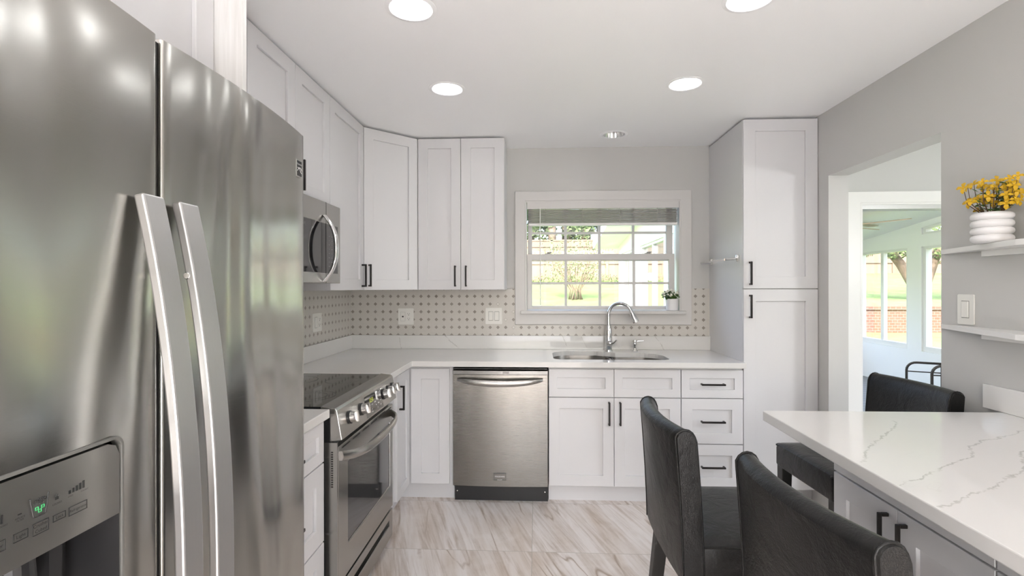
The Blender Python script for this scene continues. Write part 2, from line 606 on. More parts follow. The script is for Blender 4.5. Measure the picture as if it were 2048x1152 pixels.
def rrect(x0, x1, y0, y1, r, n=6):
    """rounded rectangle; r = radius or four radii (x1y1, x0y1, x0y0, x1y0)"""
    if not isinstance(r, (list, tuple)):
        r = (r,) * 4
    out = []
    cs = ((x1 - r[0], y1 - r[0], 0, r[0]), (x0 + r[1], y1 - r[1], 90, r[1]), (x0 + r[2], y0 + r[2], 180, r[2]), (x1 - r[3], y0 + r[3], 270, r[3]))
    for cx_, cy_, a0, rr_ in cs:
        for k in range(n + 1):
            a = R(a0 + 90 * k / n)
            out.append((cx_ + rr_ * math.cos(a), cy_ + rr_ * math.sin(a)))
    return out

# ------------------------------------------------------------------ the setting
XL, XR, YB, ZT = -1.448, 1.745, 3.83, 2.442
YF = -2.6
st(BX(XL - 0.15, 5.3, YF - 0.15, YB + 0.15, -0.06, 0), 'floor', 'floor', 'beige veined stone tile floor of the kitchen', 'floor')
# ceiling with holes for the recessed lights
LIGHTS = [(-0.476, 1.888), (-0.476, 2.662), (0.775, 2.662), (0.785, 1.888), (-0.476, 0.5), (0.785, 0.5), (-0.476, -0.9), (0.785, -0.9)]  # first four are visible; the last four are unseen, added for fill
DIN = [(3.0, 2.3), (3.0, 0.8)]  # unseen downlights added to brighten the dining room
OFF = (0.535, 3.52)
def circ(c, r, n=28):
    return [(c[0] + r * math.cos(2 * PI * k / n), c[1] + r * math.sin(2 * PI * k / n)) for k in range(n)]
st(MB().prism(rect(XL - 0.15, 5.3, YF - 0.15, YB + 0.15), [circ(c, 0.078) for c in LIGHTS + DIN] + [circ(OFF, 0.084)], ZT, ZT + 0.012),
   'ceiling', 'ceil', 'smooth white kitchen ceiling', 'ceiling')
st(BX(XL - 0.15, 5.3, YF - 0.15, YB + 0.15, ZT + 0.16, ZT + 0.22), 'ceiling_deck', 'siding', 'deck above the ceiling', 'ceiling')
WIN = (-0.088, 1.077, 1.196, 2.038)
SLD = (2.377, 4.05, 0.0, 2.0)
st(MB().prism(rect(XL - 0.15, 5.3, -0.06, 2.66), [rect(*WIN), rect(*SLD)], YB, YB + 0.15, 'y'), 'wall_back', 'wall', 'grey painted back wall with the sink window', 'wall')
st(BX(XL - 0.15, XL, YF, YB, 0, ZT), 'wall_left', 'wall', 'grey wall behind the fridge and range', 'wall')
DY0, DY1, DZ = 2.258, 3.096, 2.049
st(MB().prism([(YF, 0), (DY0, 0), (DY0, DZ), (DY1, DZ), (DY1, 0), (YB, 0), (YB, ZT), (YF, ZT)], [], XR, XR + 0.115, 'x'),
   'wall_right', 'wall', 'grey wall with the open doorway to the dining room', 'wall')
st(MB().prism(rect(XL - 0.15, 5.3, -0.06, 2.6), [rect(-1.3, 1.65, 0.02, 2.2)], YF - 0.15, YF, 'y'), 'wall_front', 'wall', 'grey wall behind the camera', 'wall')
st(MB().prism([(YF, 0), (YB, 0), (YB, ZT), (YF, ZT)], [[(-0.4, 0.6), (2.6, 0.6), (2.6, 2.1), (-0.4, 2.1)]], 5.15, 5.3, 'x'), 'wall_dining', 'wall', 'far grey wall of the dining room', 'wall')  # window opening added to let daylight into the dining room
wf = struct('window_5', 'unseen glass door added behind the camera to let in fill daylight', 'window')  # unseen glazed opening added as a source of frontal daylight
f = MB()
f.box(-1.3, 1.65, YF - 0.11, YF - 0.04, 0.02, 0.07).box(-1.3, 1.65, YF - 0.11, YF - 0.04, 2.15, 2.2)
for x in (-1.3, 0.145, 1.60):
    f.box(x, x + 0.05, YF - 0.11, YF - 0.04, 0.07, 2.15)
f.obj('window_frame', 'trim', wf)
BX(-1.25, 1.60, YF - 0.08, YF - 0.075, 0.07, 2.15).obj('pane', 'pane', wf)
st(BX(-5, 5.3, YF - 5.5, YF - 0.15, -0.12, -0.06), 'floor_bounce', 'patio', 'pale ground added behind the camera to bounce sunlight indoors', 'floor')  # unseen pale surface added to bounce sun up to the ceiling

# mosaic tile, glued on the walls
TT = 1.372
st(MB().prism([(XL, 1.01), (1.29, 1.01), (1.29, TT), (1.157, TT), (1.157, 1.098), (-0.166, 1.098), (-0.166, TT), (XL, TT)], [], YB - 0.008, YB, 'y'),
   'wall_back_tile', 'tile_x', 'octagon and dot mosaic on the back wall', 'tile')
st(MB().prism(rect(1.304, YB - 0.008, 0.9145, 1.372), [], XL, XL + 0.008, 'x'), 'wall_left_tile', 'tile_y', 'octagon and dot mosaic on the left wall', 'tile')

# kitchen window
wn_ = struct('window_1', 'double-hung kitchen window above the sink with white casing', 'window')
MB().prism(rect(-0.165, 1.156, 1.10, 2.112), [rect(*WIN)], YB - 0.02, YB - 0.0005, 'y').obj('casing', 'wintrim', wn_, bevel=0.004)
MB().prism(rect(WIN[0], WIN[1], WIN[2], WIN[3]), [rect(WIN[0] + 0.012, WIN[1] - 0.012, WIN[2] + 0.012, WIN[3] - 0.012)], YB - 0.019, YB + 0.14, 'y').obj('jamb', 'wintrim', wn_)
BX(-0.122, 1.107, YB - 0.058, YB + 0.03, 1.182, 1.206).obj('sill', 'wintrim', wn_, bevel=0.004)
def sash(x0, x1, z0, z1, y, gx0, gx1, gz0, gz1, mx, mz, name):
    s_ = MB().prism(rect(x0, x1, z0, z1), [rect(gx0, gx1, gz0, gz1)], y, y + 0.035, 'y').obj(name, 'wintrim', wn_, bevel=0.003)
    g = MB()
    for x in mx:
        g.box(x - 0.010, x + 0.010, y + 0.010, y + 0.026, gz0, gz1)
    for z in mz:
        g.box(gx0, gx1, y + 0.012, y + 0.024, z - 0.009, z + 0.009)
    g.obj('muntin', 'wintrim', s_)
    BX(gx0, gx1, y + 0.016, y + 0.020, gz0, gz1).obj('pane', 'pane', s_)
MX = (0.224, 0.484, 0.743)
sash(-0.068, 1.04, 1.585, 2.03, YB + 0.075, -0.036, 0.992, 1.62, 1.99, MX, (1.803,), 'upper_sash')
sash(-0.075, 1.045, 1.212, 1.638, YB + 0.038, -0.036, 1.003, 1.240, 1.592, MX, (1.414,), 'lower_sash')
for x in (0.085, 0.845):
    MB().box(x - 0.02, x + 0.02, YB + 0.045, YB + 0.066, 1.638, 1.644).tube([(x - 0.004, YB + 0.055, 1.645), (x + 0.03, YB + 0.05, 1.652)], [0.009, 0.004]).obj('sash_lock', 'blind', wn_)

# baseboards / toe
st(BX(XL, XL + 0.012, YF, 0.3, 0, 0.09), 'baseboard_left', 'trim', 'white baseboard on the left wall', 'baseboard')
st(BX(XR + 0.115, 2.29, YB - 0.014, YB, 0, 0.09), 'baseboard_back', 'trim', 'white baseboard beside the sliding door', 'baseboard')

# sliding door to the sunroom
sd = struct('door_1', 'wide opening of the sliding door with white casing to the sunroom', 'door')
MB().prism([(2.286, 0), (2.377, 0), (2.377, 2.0), (4.05, 2.0), (4.05, 0), (4.14, 0), (4.14, 2.083), (2.286, 2.083)], [], YB - 0.02, YB - 0.0005, 'y').obj('casing', 'trim', sd, bevel=0.004)
MB().prism([(2.377, 0), (2.392, 0), (2.392, 1.985), (4.035, 1.985), (4.035, 0), (4.05, 0), (4.05, 2.0), (2.377, 2.0)], [], YB - 0.018, YB + 0.15, 'y').obj('jamb', 'trim', sd)
BX(2.392, 4.035, YB - 0.012, YB + 0.10, 1.955, 1.985).obj('track', 'handle', sd)
BX(2.377, 4.05, YB - 0.015, YB + 0.15, 0.0, 0.012).obj('threshold', 'handle', sd)

# ------------------------------------------------------------------ sunroom
SX0, SX1, SY1 = 1.37, 5.08, 8.35
def zr(y):
    return 2.56 - 0.11 * (y - 3.98)
st(BX(SX0, SX1 + 0.12, YB + 0.15, SY1, -0.06, 0), 'floor_sunroom', 'deck', 'dark grey board floor of the sunroom', 'floor')
roof = MB()
rp = []
for y in (YB + 0.15, SY1 + 0.32):
    rp.append(y)
roof.loft([[(0.965, y, zr(y)), (5.45, y, zr(y)), (5.45, y, zr(y) + 0.14), (0.965, y, zr(y) + 0.14)] for y in rp])
st(roof, 'ceiling_sunroom', 'siding', 'sloping white ceiling of the sunroom', 'ceiling')
for x in (2.6, 3.8):
    b_ = MB()
    b_.loft([[(x, y, zr(y) - 0.006), (x + 0.03, y, zr(y) - 0.006), (x + 0.03, y, zr(y)), (x, y, zr(y))] for y in (YB + 0.15, SY1)])
    st(b_, 'trim_3', 'siding', 'white batten across the sunroom ceiling', 'trim')
def side_wall(name, x0, x1, holes, label):
    outer = [(YB + 0.15, -0.06), (SY1, -0.06), (SY1, zr(SY1) + 0.01), (YB + 0.15, zr(YB + 0.15) + 0.01)]
    st(MB().prism(outer, holes, x0, x1, 'x'), name, 'siding', label, 'wall')
def yz(y0, y1, z0, z1):
    return [(y0, z0), (y1, z0), (y1, z1), (y0, z1)]
RW = [(7.15, 8.22, 0.53, 1.915), (5.25, 6.90, 0.53, 1.915), (4.15, 5.05, 0.53, 1.915)]
TR = [(5.25, 2.075), (6.90, 2.075), (6.90, 2.165), (5.25, 2.165 + 0.11 * 1.65)]
side_wall('wall_sunroom_right', SX1, SX1 + 0.12, [yz(*q) for q in RW] + [TR], 'white sunroom wall with tall windows and a sloped transom')
LW = [(7.12, 8.20, 0.35, 1.93), (5.50, 6.80, 0.35, 1.93), (4.15, 5.18, 0.35, 1.93)]
side_wall('wall_sunroom_left', SX0, SX0 + 0.12, [yz(*q) for q in LW], 'white sunroom wall seen outside through the sink window')
BW = [(1.7, 3.2, 0.53, 1.86), (3.4, 4.9, 0.53, 1.86)]
st(MB().prism([(SX0, -0.06), (SX1 + 0.12, -0.06), (SX1 + 0.12, zr(SY1)), (SX0, zr(SY1))], [rect(*q) for q in BW], SY1, SY1 + 0.12, 'y'),
   'wall_sunroom_back', 'siding', 'white far wall of the sunroom', 'wall')
def win_x(name, x, q, label, mull, th=0.10):
    t = struct(name, label, 'window')
    y0, y1, z0, z1 = q
    fw = 0.05
    MB().prism(yz(y0, y1, z0, z1), [yz(y0 + fw, y1 - fw, z0 + fw + 0.02, z1 - 0.03)], x + 0.02, x + th, 'x').obj('window_frame', 'trim', t, bevel=0.003)
    if mull:
        g = MB()
        for ym in mull:
            g.box(x + 0.03, x + 0.085, ym - 0.03, ym + 0.03, z0 + fw, z1 - 0.03)
        g.obj('mullion', 'trim', t)
    BX(x + 0.055, x + 0.06, y0 + fw, y1 - fw, z0 + fw, z1 - 0.03).obj('pane', 'pane', t)
win_x('window_2', SX1, RW[0], 'sunroom window pair left of the white post', (7.70,))
win_x('window_3', SX1, RW[1], 'tall sunroom window right of the white post', ())
win_x('window_6', SX1, RW[2], 'sunroom window nearest the house wall', ())
t = struct('window_4', 'sloped transom window above the tall sunroom window', 'window')
TRi = [(5.30, 2.105), (6.85, 2.105), (6.85, 2.145), (5.30, 2.145 + 0.11 * 1.55)]
MB().prism(TR, [TRi], SX1 + 0.02, SX1 + 0.10, 'x').obj('window_frame', 'trim', t)
MB().prism(TRi, [], SX1 + 0.055, SX1 + 0.06, 'x').obj('pane', 'pane', t)
for i, q in enumerate(LW):
    win_x('window_%d' % (7 + i), SX0, q, ['sunroom window by the far corner, seen from outside', 'wide sunroom window seen through the sink window', 'sunroom window nearest the sink window'][i], ((q[0] + q[1]) / 2,))
for i, q in enumerate(BW):
    t = struct('window_%d' % (10 + i), 'window in the far sunroom wall', 'window')
    MB().prism(rect(*q), [rect(q[0] + 0.05, q[1] - 0.05, q[2] + 0.06, q[3] - 0.04)], SY1 + 0.02, SY1 + 0.1, 'y').obj('window_frame', 'trim', t)
    BX(q[0] + 0.05, q[1] - 0.05, SY1 + 0.05, SY1 + 0.055, q[2] + 0.06, q[3] - 0.04).obj('pane', 'pane', t)

# ceiling fan in the sunroom
t = thing('ceiling_fan', 'white ceiling fan with pale wood blades in the sunroom', 'fan', (3.95, 6.75, 2.15))
MB().lathe([(0.02, 0.0), (0.10, 0.01), (0.11, 0.05), (0.09, 0.09), (0.03, 0.10)], 24).obj('motor_housing', 'trim', t, smooth='auto')
MB().tube([(0, 0, 0.09), (0, 0, zr(6.75) - 2.15)], 0.012).obj('downrod', 'trim', t)
for k in range(4):
    a = R(-61 + 90 * k)
    b_ = MB()
    b_.prism(rrect(0.12, 0.80, -0.065, 0.065, 0.05), [], 0.02, 0.028).xf(Matrix.Rotation(a, 4, 'Z') @ Matrix.Rotation(R(9), 4, 'X'))
    b_.obj('blade', 'wood', t)

t = thing('fill_pendant', 'added fill globe, hidden from view, that brightens the sunroom', 'lamp', (2.3, 4.5, 0))  # globe added out of view to light the sunroom interior
MB().tube([(0, 0, 2.28), (0, 0, zr(4.5))], 0.006, 8).obj('cord', 'dark', t)
MB().lathe([(0.11 * math.sin(PI * k / 12), 2.18 - 0.11 * math.cos(PI * k / 12)) for k in range(13)], 20).obj('globe_shade', 'globe3', t, smooth=True)

# black tubular racks in the sunroom
t = thing('metal_rack', 'black tubular metal rack standing in the sunroom behind the leather stool', 'rack', (3.26, 4.6, 0))
def hoop(p0, p1, h, r, low):
    p0, p1 = Vector((*p0, 0)), Vector((*p1, 0))
    d = (p1 - p0)
    L_ = d.length
    d.normalize()
    q = [p0, p0 + Vector((0, 0, h - 0.07))]
    for k in range(1, 7):
        a = R(15 * k)
        q.append(p0 + d * 0.07 * (1 - math.cos(a)) + Vector((0, 0, h - 0.07 + 0.07 * math.sin(a))))
    for k in range(0, 7):
        a = R(90 - 15 * k)
        q.append(p1 - d * 0.07 * (1 - math.cos(a)) + Vector((0, 0, h - 0.07 + 0.07 * math.sin(a))))
    q.append(p1)
    m_ = MB().tube(q, r, 10)
    m_.obj('hoop', 'dark', t, smooth='auto')
    MB().tube([p0 + Vector((0, 0, low)), p1 + Vector((0, 0, low))], r * 0.5, 8).obj('rail', 'dark', t)
hoop((0, 0), (0.40, -0.20), 0.72, 0.010, 0.64)
hoop((0.05, -0.22), (0.45, -0.30), 0.72, 0.011, 0.64)
MB().tube([(0.12, -0.235, 0), (0.12, -0.235, 0.72)], 0.010, 8).obj('post', 'dark', t)
BX(0.0, 0.45, -0.30, 0.0, 0.40, 0.415).obj('shelf_plate', 'dark', t)

# ------------------------------------------------------------------ outdoors
random.seed(4)
def gz(x, y):
    if y < 8.4:
        base = -0.12
    else:
        base = -0.12 + 0.133 * (y - 8.4)
    if x > 5.6:
        k = min(1, (x - 5.6) / 0.8)
        lo = -0.1 + 0.054 * max(0, y - 4)
        hi = 1.0 + 0.10 * (y - 12.4)
        tgt = lo if y < 12.32 else hi
        base = base * (1 - k) + tgt * k
    return base
g = MB()
nx, xs = 60, [-14 + 44 * i / 60 for i in range(61)]
ys = [-12, -9, -6, -3, 0, 2, 3.5, 4.0, 5, 6, 7, 8, 8.4, 9, 10, 11, 12, 12.31, 12.33, 13, 14, 15, 16, 17, 18, 19, 20, 22, 25, 30, 40]
VV = [[None] * len(ys) for _ in xs]
for i, x in enumerate(xs):
    for j, y in enumerate(ys):
        z = gz(x, y) if y > 3.9 else -0.35
        if y <= 3.9 or (1.2 < x < 5.4 and y < 8.5):
            z = -0.35
        VV[i][j] = g.b.verts.new((x, y, z + (random.uniform(-0.02, 0.02) if y > 9 else 0)))
for i in range(len(xs) - 1):
    for j in range(len(ys) - 1):
        g.b.faces.new((VV[i][j], VV[i + 1][j], VV[i + 1][j + 1], VV[i][j + 1]))
o = g.obj('lawn', 'grass', smooth=True)
tag(o, 'sunlit green lawn rising behind the house', 'lawn', kind='stuff')

# cedar fence
t = thing('garden_fence', 'tall cedar board fence across the back of the garden', 'fence', (0, 22, 1.55))
BX(-9, 22, 0, 0.025, 0.0, 1.60).obj('board_panel', 'fence', t)
m_ = MB()
BX(-9, 22, -0.05, 0.05, 1.86, 1.92).obj('cap_rail', 'fence', t)
BX(-9, 22, -0.03, 0.0, 1.60, 1.86).obj('top_board', 'fence', t)
BX(-9, 22, -0.04, 0.0, 0.85, 0.93).obj('rail', 'fence', t)
for k in range(13):
    BX(-9 + 2.4 * k, -8.9 + 2.4 * k, -0.05, 0.05, -0.1, 1.9).obj('post', 'fence', t)

# brick retaining wall
t = thing('retaining_wall', 'low red brick retaining wall beyond the sunroom windows', 'wall', (0, 12.0, 0))
BX(6.0, 18, 0, 0.3, 0.05, 0.86).obj('brickwork', 'brick', t)
BX(5.98, 18, -0.03, 0.33, 0.86, 0.93).obj('coping', 'brick', t)

def leaf_quads(mb, c, rad, n, size, rnd, squash=1.0):
    for _ in range(n):
        while True:
            p = Vector((rnd.uniform(-1, 1), rnd.uniform(-1, 1), rnd.uniform(-1, 1)))
            if 0.25 < p.length < 1:
                break
        p = Vector(c) + Vector((p.x * rad, p.y * rad, p.z * rad * squash))
        a = Vector((rnd.gauss(0, 1), rnd.gauss(0, 1), rnd.gauss(0, 1))).normalized()
        b = a.orthogonal().normalized()
        s_ = size * rnd.uniform(0.6, 1.3)
        mb.poly([p - a * s_, p - b * s_ * 0.45, p + a * s_, p + b * s_ * 0.45])

def tree(x, y, h, name, label, cm, trunks, clumps, leaf, n, group='trees beyond the cedar fence', z=None):
    rnd = random.Random(int(x * 100 + y * 7))
    z0 = (1.6 if z is None else z)
    t = thing(name, label, 'tree', (x, y, z0), group=group)
    for tr_ in trunks:
        pts, rr_ = tr_
        MB().tube(pts, rr_, 9).obj('trunk', 'bark', t, smooth=True)
    cr_ = MB()
    for c, r_ in clumps:
        leaf_quads(cr_, c, r_, n, leaf, rnd, 0.75)
    cr_.obj('crown', cm, t, recalc=False)
    return t
specs = [(-1.6, 25, 'crownd', 0.20), (-0.3, 26.5, 'crown', 0.16), (0.7, 24.5, 'crownd', 0.22), (1.55, 27, 'crown', 0.30), (2.4, 25, 'crownd', 0.26), (3.4, 27, 'crownd', 0.3)]
labs = ['dark evergreen behind the fence at the far left of the sink window', 'lighter green tree behind the fence in the left column of window panes',
        'dark bushy evergreen behind the fence above the pale shrub', 'tall thick bare trunk behind the fence left of the sunroom eave',
        'dark tree behind the fence nearest the sunroom eave', 'dark tree mostly hidden behind the sunroom eave']
for (x, y, cm, r_), lb in zip(specs, labs):
    rnd = random.Random(int(x * 10) + 90)
    tr_ = [([(0, 0, -0.3), (0.05, 0, 2), (0.0, 0, 6)], [r_, r_ * 0.9, r_ * 0.6])]
    cl_ = [((rnd.uniform(-0.7, 0.7), rnd.uniform(-0.5, 0.5), 2.3 + 0.7 * k), 0.75) for k in range(5)]
    tree(x, y, 6, 'garden_tree', lb, cm, tr_, cl_, 0.17, 150, z=1.9)
for x, y, lb in ((14.5, 25, 'green tree behind the fence seen through the sunroom windows'), (16.8, 26, 'green tree behind the fence at the right of the sunroom windows')):
    rnd = random.Random(int(x))
    tree(x, y, 6, 'garden_tree', lb, 'crown', [([(0, 0, -0.5), (0, 0, 5)], [0.3, 0.2])],
         [((rnd.uniform(-1.6, 1.6), rnd.uniform(-1, 1), 2.5 + 0.6 * k), 1.3) for k in range(6)], 0.22, 180, z=2.0)
# forked tree by the brick wall
tree(9.42, 12.9, 6, 'forked_tree', 'forked tree leaning both ways behind the brick wall', 'crown',
     [([(0, 0, -0.15), (-0.05, 0, 0.35), (-0.42, 0, 1.0), (-0.95, 0.1, 1.75), (-1.4, 0.1, 2.6)], [0.13, 0.12, 0.105, 0.09, 0.07]),
      ([(0.05, 0, -0.15), (0.15, 0, 0.4), (0.35, 0, 1.0), (0.62, 0, 1.7), (0.8, 0, 2.7)], [0.12, 0.11, 0.10, 0.085, 0.07])],
     [((-1.35, -0.1, 1.40), 0.34), ((-0.75, -0.3, 1.36), 0.34), ((-0.25, -0.2, 1.50), 0.36), ((0.45, -0.3, 1.28), 0.36), ((0.95, -0.2, 1.22), 0.40), ((1.35, -0.1, 1.05), 0.32), ((0.6, -0.1, 1.8), 0.5), ((-0.5, 0, 2.2), 0.6), ((1.3, 0, 2.2), 0.7), ((0.4, 0, 2.9), 0.8), ((-1.4, 0.2, 2.7), 0.8), ((1.9, 0.2, 2.9), 0.8)],
     0.075, 150, group='garden trees', z=0.95)
# pale multi-stem shrub in the lawn
rnd = random.Random(11)
t = thing('garden_shrub', 'pale leafy multi-stem shrub on the lawn in front of the fence', 'shrub', (1.28, 16.6, gz(1.28, 16.6)))
tw = MB()
lf = MB()
for k in range(11):
    a = R(-65 + 13 * k + rnd.uniform(-5, 5))
    L_ = rnd.uniform(1.5, 2.2)
    p = [Vector((0.045 * k - 0.22, rnd.uniform(-0.1, 0.1), 0))]
    dx = math.sin(a)
    for q in range(1, 6):
        f_ = q / 5
        p.append(Vector((dx * L_ * 0.62 * f_ ** 1.15 + rnd.uniform(-0.05, 0.05), rnd.uniform(-0.15, 0.15) * f_, L_ * f_ * (0.75 + 0.25 * math.cos(a)))))
    tw.tube(p, [0.022, 0.02, 0.017, 0.013, 0.010, 0.007], 6)
    for q in range(3, 6):
        leaf_quads(lf, p[q], 0.40, 48, 0.042, rnd)
tw.obj('stem', 'bark', t, smooth=True)
lf.obj('foliage', 'bush', t, recalc=False)
# low planting at the foot of the fence
hb = MB()
for k in range(60):
    x = -2.5 + 9 * k / 60 + rnd.uniform(-0.1, 0.1)
    leaf_quads(hb, (x, 21.5, 1.6 + rnd.uniform(0, 0.15)), rnd.uniform(0.18, 0.34), 40, 0.05, rnd)
o = hb.obj('fence_undergrowth', 'crown', recalc=False)
tag(o, 'low green undergrowth along the foot of the fence', 'plants', kind='stuff')

# ------------------------------------------------------------------ cabinets
def shaker(w_, h_, rail=0.068, rec=0.009, t_=0.020):
    """front centred on x, from z=0 to h, face at y=-t"""
    b_ = MB()
    x0, x1 = -w_ / 2, w_ / 2
    b_.box(x0, x1, -t_ + rec + 0.003, 0, 0, h_)
    b_.prism(rect(x0, x1, 0, h_), [rect(x0 + rail, x1 - rail, rail, h_ - rail)], -t_, -t_ + rec + 0.003, 'y')
    return b_

def pull(L_=0.146, vert=True, so=0.032, sec=0.011):
    b_ = MB()
    h = L_ / 2
    if vert:
        b_.box(-sec / 2, sec / 2, -so, -so + sec, -h, h)
        for z in (-h, h - sec):
            b_.box(-sec / 2, sec / 2, -so + sec, 0, z, z + sec)
    else:
        b_.box(-h, h, -so, -so + sec, -sec / 2, sec / 2)
        for x in (-h, h - sec):
            b_.box(x, x + sec, -so + sec, 0, -sec / 2, sec / 2)
    return b_

def front(parent, kind, x0, x1, z0, z1, hd=None, rail=0.068, gap=0.0016):
    """a door or drawer front in the cabinet's local frame; hd = (x, z, vertical) of its pull"""
    wd, hh = x1 - x0 - 2 * gap, z1 - z0 - 2 * gap
    r_ = min(rail, hh * 0.3)
    d = shaker(wd, hh, r_).obj(kind, 'cab', parent, bevel=0.0012, seg=1)
    d.location = ((x0 + x1) / 2, 0, z0 + gap)
    if hd:
        hx, hz, vert = hd
        p = pull(vert=vert).obj('handle', 'dark', d, bevel=0.0015, seg=1)
        p.location = (hx - (x0 + x1) / 2, -0.020, hz - z0 - gap)
    return d

def cabinet(name, label, loc, rz, w_, d_, z0, z1, toe=0.0, group=None, cat='cabinet'):
    t = thing(name, label, cat, loc, rz, group)
    b_ = MB()
    if toe:
        b_.box(0, w_, 0.055, d_, 0, toe)
        b_.box(0, w_, 0.0, d_, toe, z1)
    else:
        b_.box(0, w_, 0, d_, z0, z1)
    b_.obj('carcass', 'cab', t)
    return t

ZU, ZC = 1.366, 2.430
G_UP, G_BASE = 'white wall cabinets', 'white base cabinets'
# --- wall cabinets on the left wall (front plane x = -1.123, doors face +x)
LX = -1.143
def left_cab(name, label, y0, y1, z0, z1, x=LX, toe=0.0, group=G_UP, cat='cabinet'):
    return cabinet(name, label, (x, y0, 0), R(90), y1 - y0, x - XL - 0.001, z0, z1, toe, group, cat)
t = left_cab('wall_cabinet', 'white wall cabinet between fridge panel and microwave cabinet', 1.305, 1.897, ZU, ZC)
front(t, 'door', 0, 0.296, ZU, ZC, (0.262, 1.46, True))
front(t, 'door', 0.296, 0.592, ZU, ZC, (0.33, 1.46, True))
t = left_cab('wall_cabinet', 'short white two-door wall cabinet above the microwave', 1.899, 2.680, 1.815, ZC)
front(t, 'door', 0, 0.391, 1.815, ZC, (0.350, 1.915, True))
front(t, 'door', 0.391, 0.781, 1.815, ZC, (0.425, 1.915, True))
t = left_cab('wall_cabinet', 'narrow single-door white wall cabinet right of the microwave', 2.682, 3.214, ZU, ZC)
front(t, 'door', 0, 0.532, ZU, ZC, (0.495, 1.46, True))
# --- diagonal corner wall cabinet
t = thing('corner_wall_cabinet', 'white diagonal corner wall cabinet with one door', 'cabinet', (0, 0, 0), 0, G_UP)
A_, B_ = Vector((-1.123, 3.2165)), Vector((-0.838, 3.5024))
n_ = Vector((1, -1)).normalized()
a2, b2 = A_ - n_ * 0.0205, B_ - n_ * 0.0205
MB().prism([(XL + 0.001, YB - 0.001), (XL + 0.001, 3.2165), (a2.x - 0.012, 3.2165), (a2.x, a2.y), (b2.x, b2.y), (-0.838, b2.y + 0.012), (-0.838, YB - 0.001)], [], ZU, ZC).obj('carcass', 'cab', t)
L_ = (B_ - A_).length
d = shaker(L_ - 0.003, ZC - ZU - 0.004).obj('door', 'cab', t, bevel=0.0012, seg=1)
md = (a2 + b2) / 2
d.location = (md.x, md.y, ZU + 0.002)
d.rotation_euler = (0, 0, R(45))
p = pull().obj('handle', 'dark', d, bevel=0.0015, seg=1)
p.location = (-L_ / 2 + 0.035, -0.020, 1.46 - ZU)
# --- two-door wall cabinet on the back wall
t = cabinet('wall_cabinet', 'white two-door wall cabinet left of the sink window', (-0.836, 3.5224, 0), 0, 0.610, YB - 3.5224 - 0.001, ZU, ZC, 0, G_UP)
front(t, 'door', 0, 0.304, ZU, ZC, (0.266, 1.462, True))
front(t, 'door', 0.304, 0.610, ZU, ZC, (0.342, 1.462, True))
# --- cabinet above the fridge with its side panel
t = left_cab('fridge_top_cabinet', 'white cabinet above the refrigerator beside the tall side panel', 0.34, 1.283, 1.80, ZC, x=-0.868)
front(t, 'door', 0, 0.471, 1.80, ZC, None)
front(t, 'door', 0.471, 0.943, 1.80, ZC, None)
o = BX(XL + 0.001, -0.772, 1.285, 1.303, 0, ZC).obj('side_panel_board', 'panelwood')
tag(o, 'tall white wood-grained panel standing between refrigerator and wall cabinets', 'panel')

# --- base run along the left wall (front faces x = -0.82)
BX_ = -0.840
t = left_cab('drawer_cabinet', 'white drawer base between refrigerator and range', 1.305, 1.900, 0, 0.878, BX_, 0.114, G_BASE)
for z0, z1 in ((0.71, 0.868), (0.405, 0.708), (0.119, 0.403)):
    front(t, 'drawer', 0, 0.593, z0, z1, (0.297, (z0 + z1) / 2, False))
# --- L-shaped corner base with two hinged leaves
t = thing('corner_base_cabinet', 'white corner base cabinet with two narrow doors left of the dishwasher', 'cabinet', (0, 0, 0), 0, G_BASE)
b_ = MB()
b_.prism([(XL + 0.001, 2.698), (-0.840, 2.698), (-0.840, 3.2235), (-0.541, 3.2235), (-0.541, YB - 0.001), (XL + 0.001, YB - 0.001)], [], 0.114, 0.878)
b_.prism([(XL + 0.001, 2.698), (-0.895, 2.698), (-0.895, 3.2785), (-0.541, 3.2785), (-0.541, YB - 0.001), (XL + 0.001, YB - 0.001)], [], 0.0, 0.114)
b_.obj('carcass', 'cab', t)
d = shaker(0.282, 0.742, 0.058).obj('door', 'cab', t, bevel=0.0012, seg=1)
d.location = (-0.840, 3.056, 0.119)
d.rotation_euler = (0, 0, R(90))
p = pull().obj('handle', 'dark', d, bevel=0.0015, seg=1)
p.location = (-0.095, -0.020, 0.723 - 0.119)
d = shaker(0.252, 0.742, 0.068).obj('door', 'cab', t, bevel=0.0012, seg=1)
d.location = (-0.687, 3.2235, 0.119)
# --- sink base and drawer base
t = thing('sink_cabinet', 'white sink base with two false drawer fronts above two doors', 'cabinet', (0.075, 3.2235, 0), 0, G_BASE)
dp = YB - 3.2235 - 0.001
MB().box(0, 0.018, 0, dp, 0.114, 0.878).box(0.812, 0.830, 0, dp, 0.114, 0.878).box(0.018, 0.812, 0, dp, 0.114, 0.132).box(0.018, 0.812, dp - 0.012, dp, 0.132, 0.878).box(0.018, 0.812, 0, 0.018, 0.66, 0.878).box(0.404, 0.420, 0, 0.018, 0.132, 0.66).box(0, 0.830, 0.055, 0.075, 0, 0.114).obj('carcass', 'cab', t)
front(t, 'drawer_front', 0, 0.412, 0.685, 0.864)
front(t, 'drawer_front', 0.412, 0.829, 0.685, 0.864)
front(t, 'door', 0, 0.412, 0.119, 0.683, (0.380, 0.585, True))
front(t, 'door', 0.412, 0.829, 0.119, 0.683, (0.449, 0.585, True))
t = cabinet('drawer_cabinet', 'white three-drawer base between sink base and tall pantry', (0.906, 3.2235, 0), 0, 0.382, YB - 3.2235 - 0.001, 0, 0.878, 0.114, G_BASE)
for z0, z1 in ((0.685, 0.864), (0.398, 0.683), (0.119, 0.396)):
    front(t, 'drawer', 0, 0.382, z0, z1, (0.192, (z0 + z1) / 2 + 0.0, False))
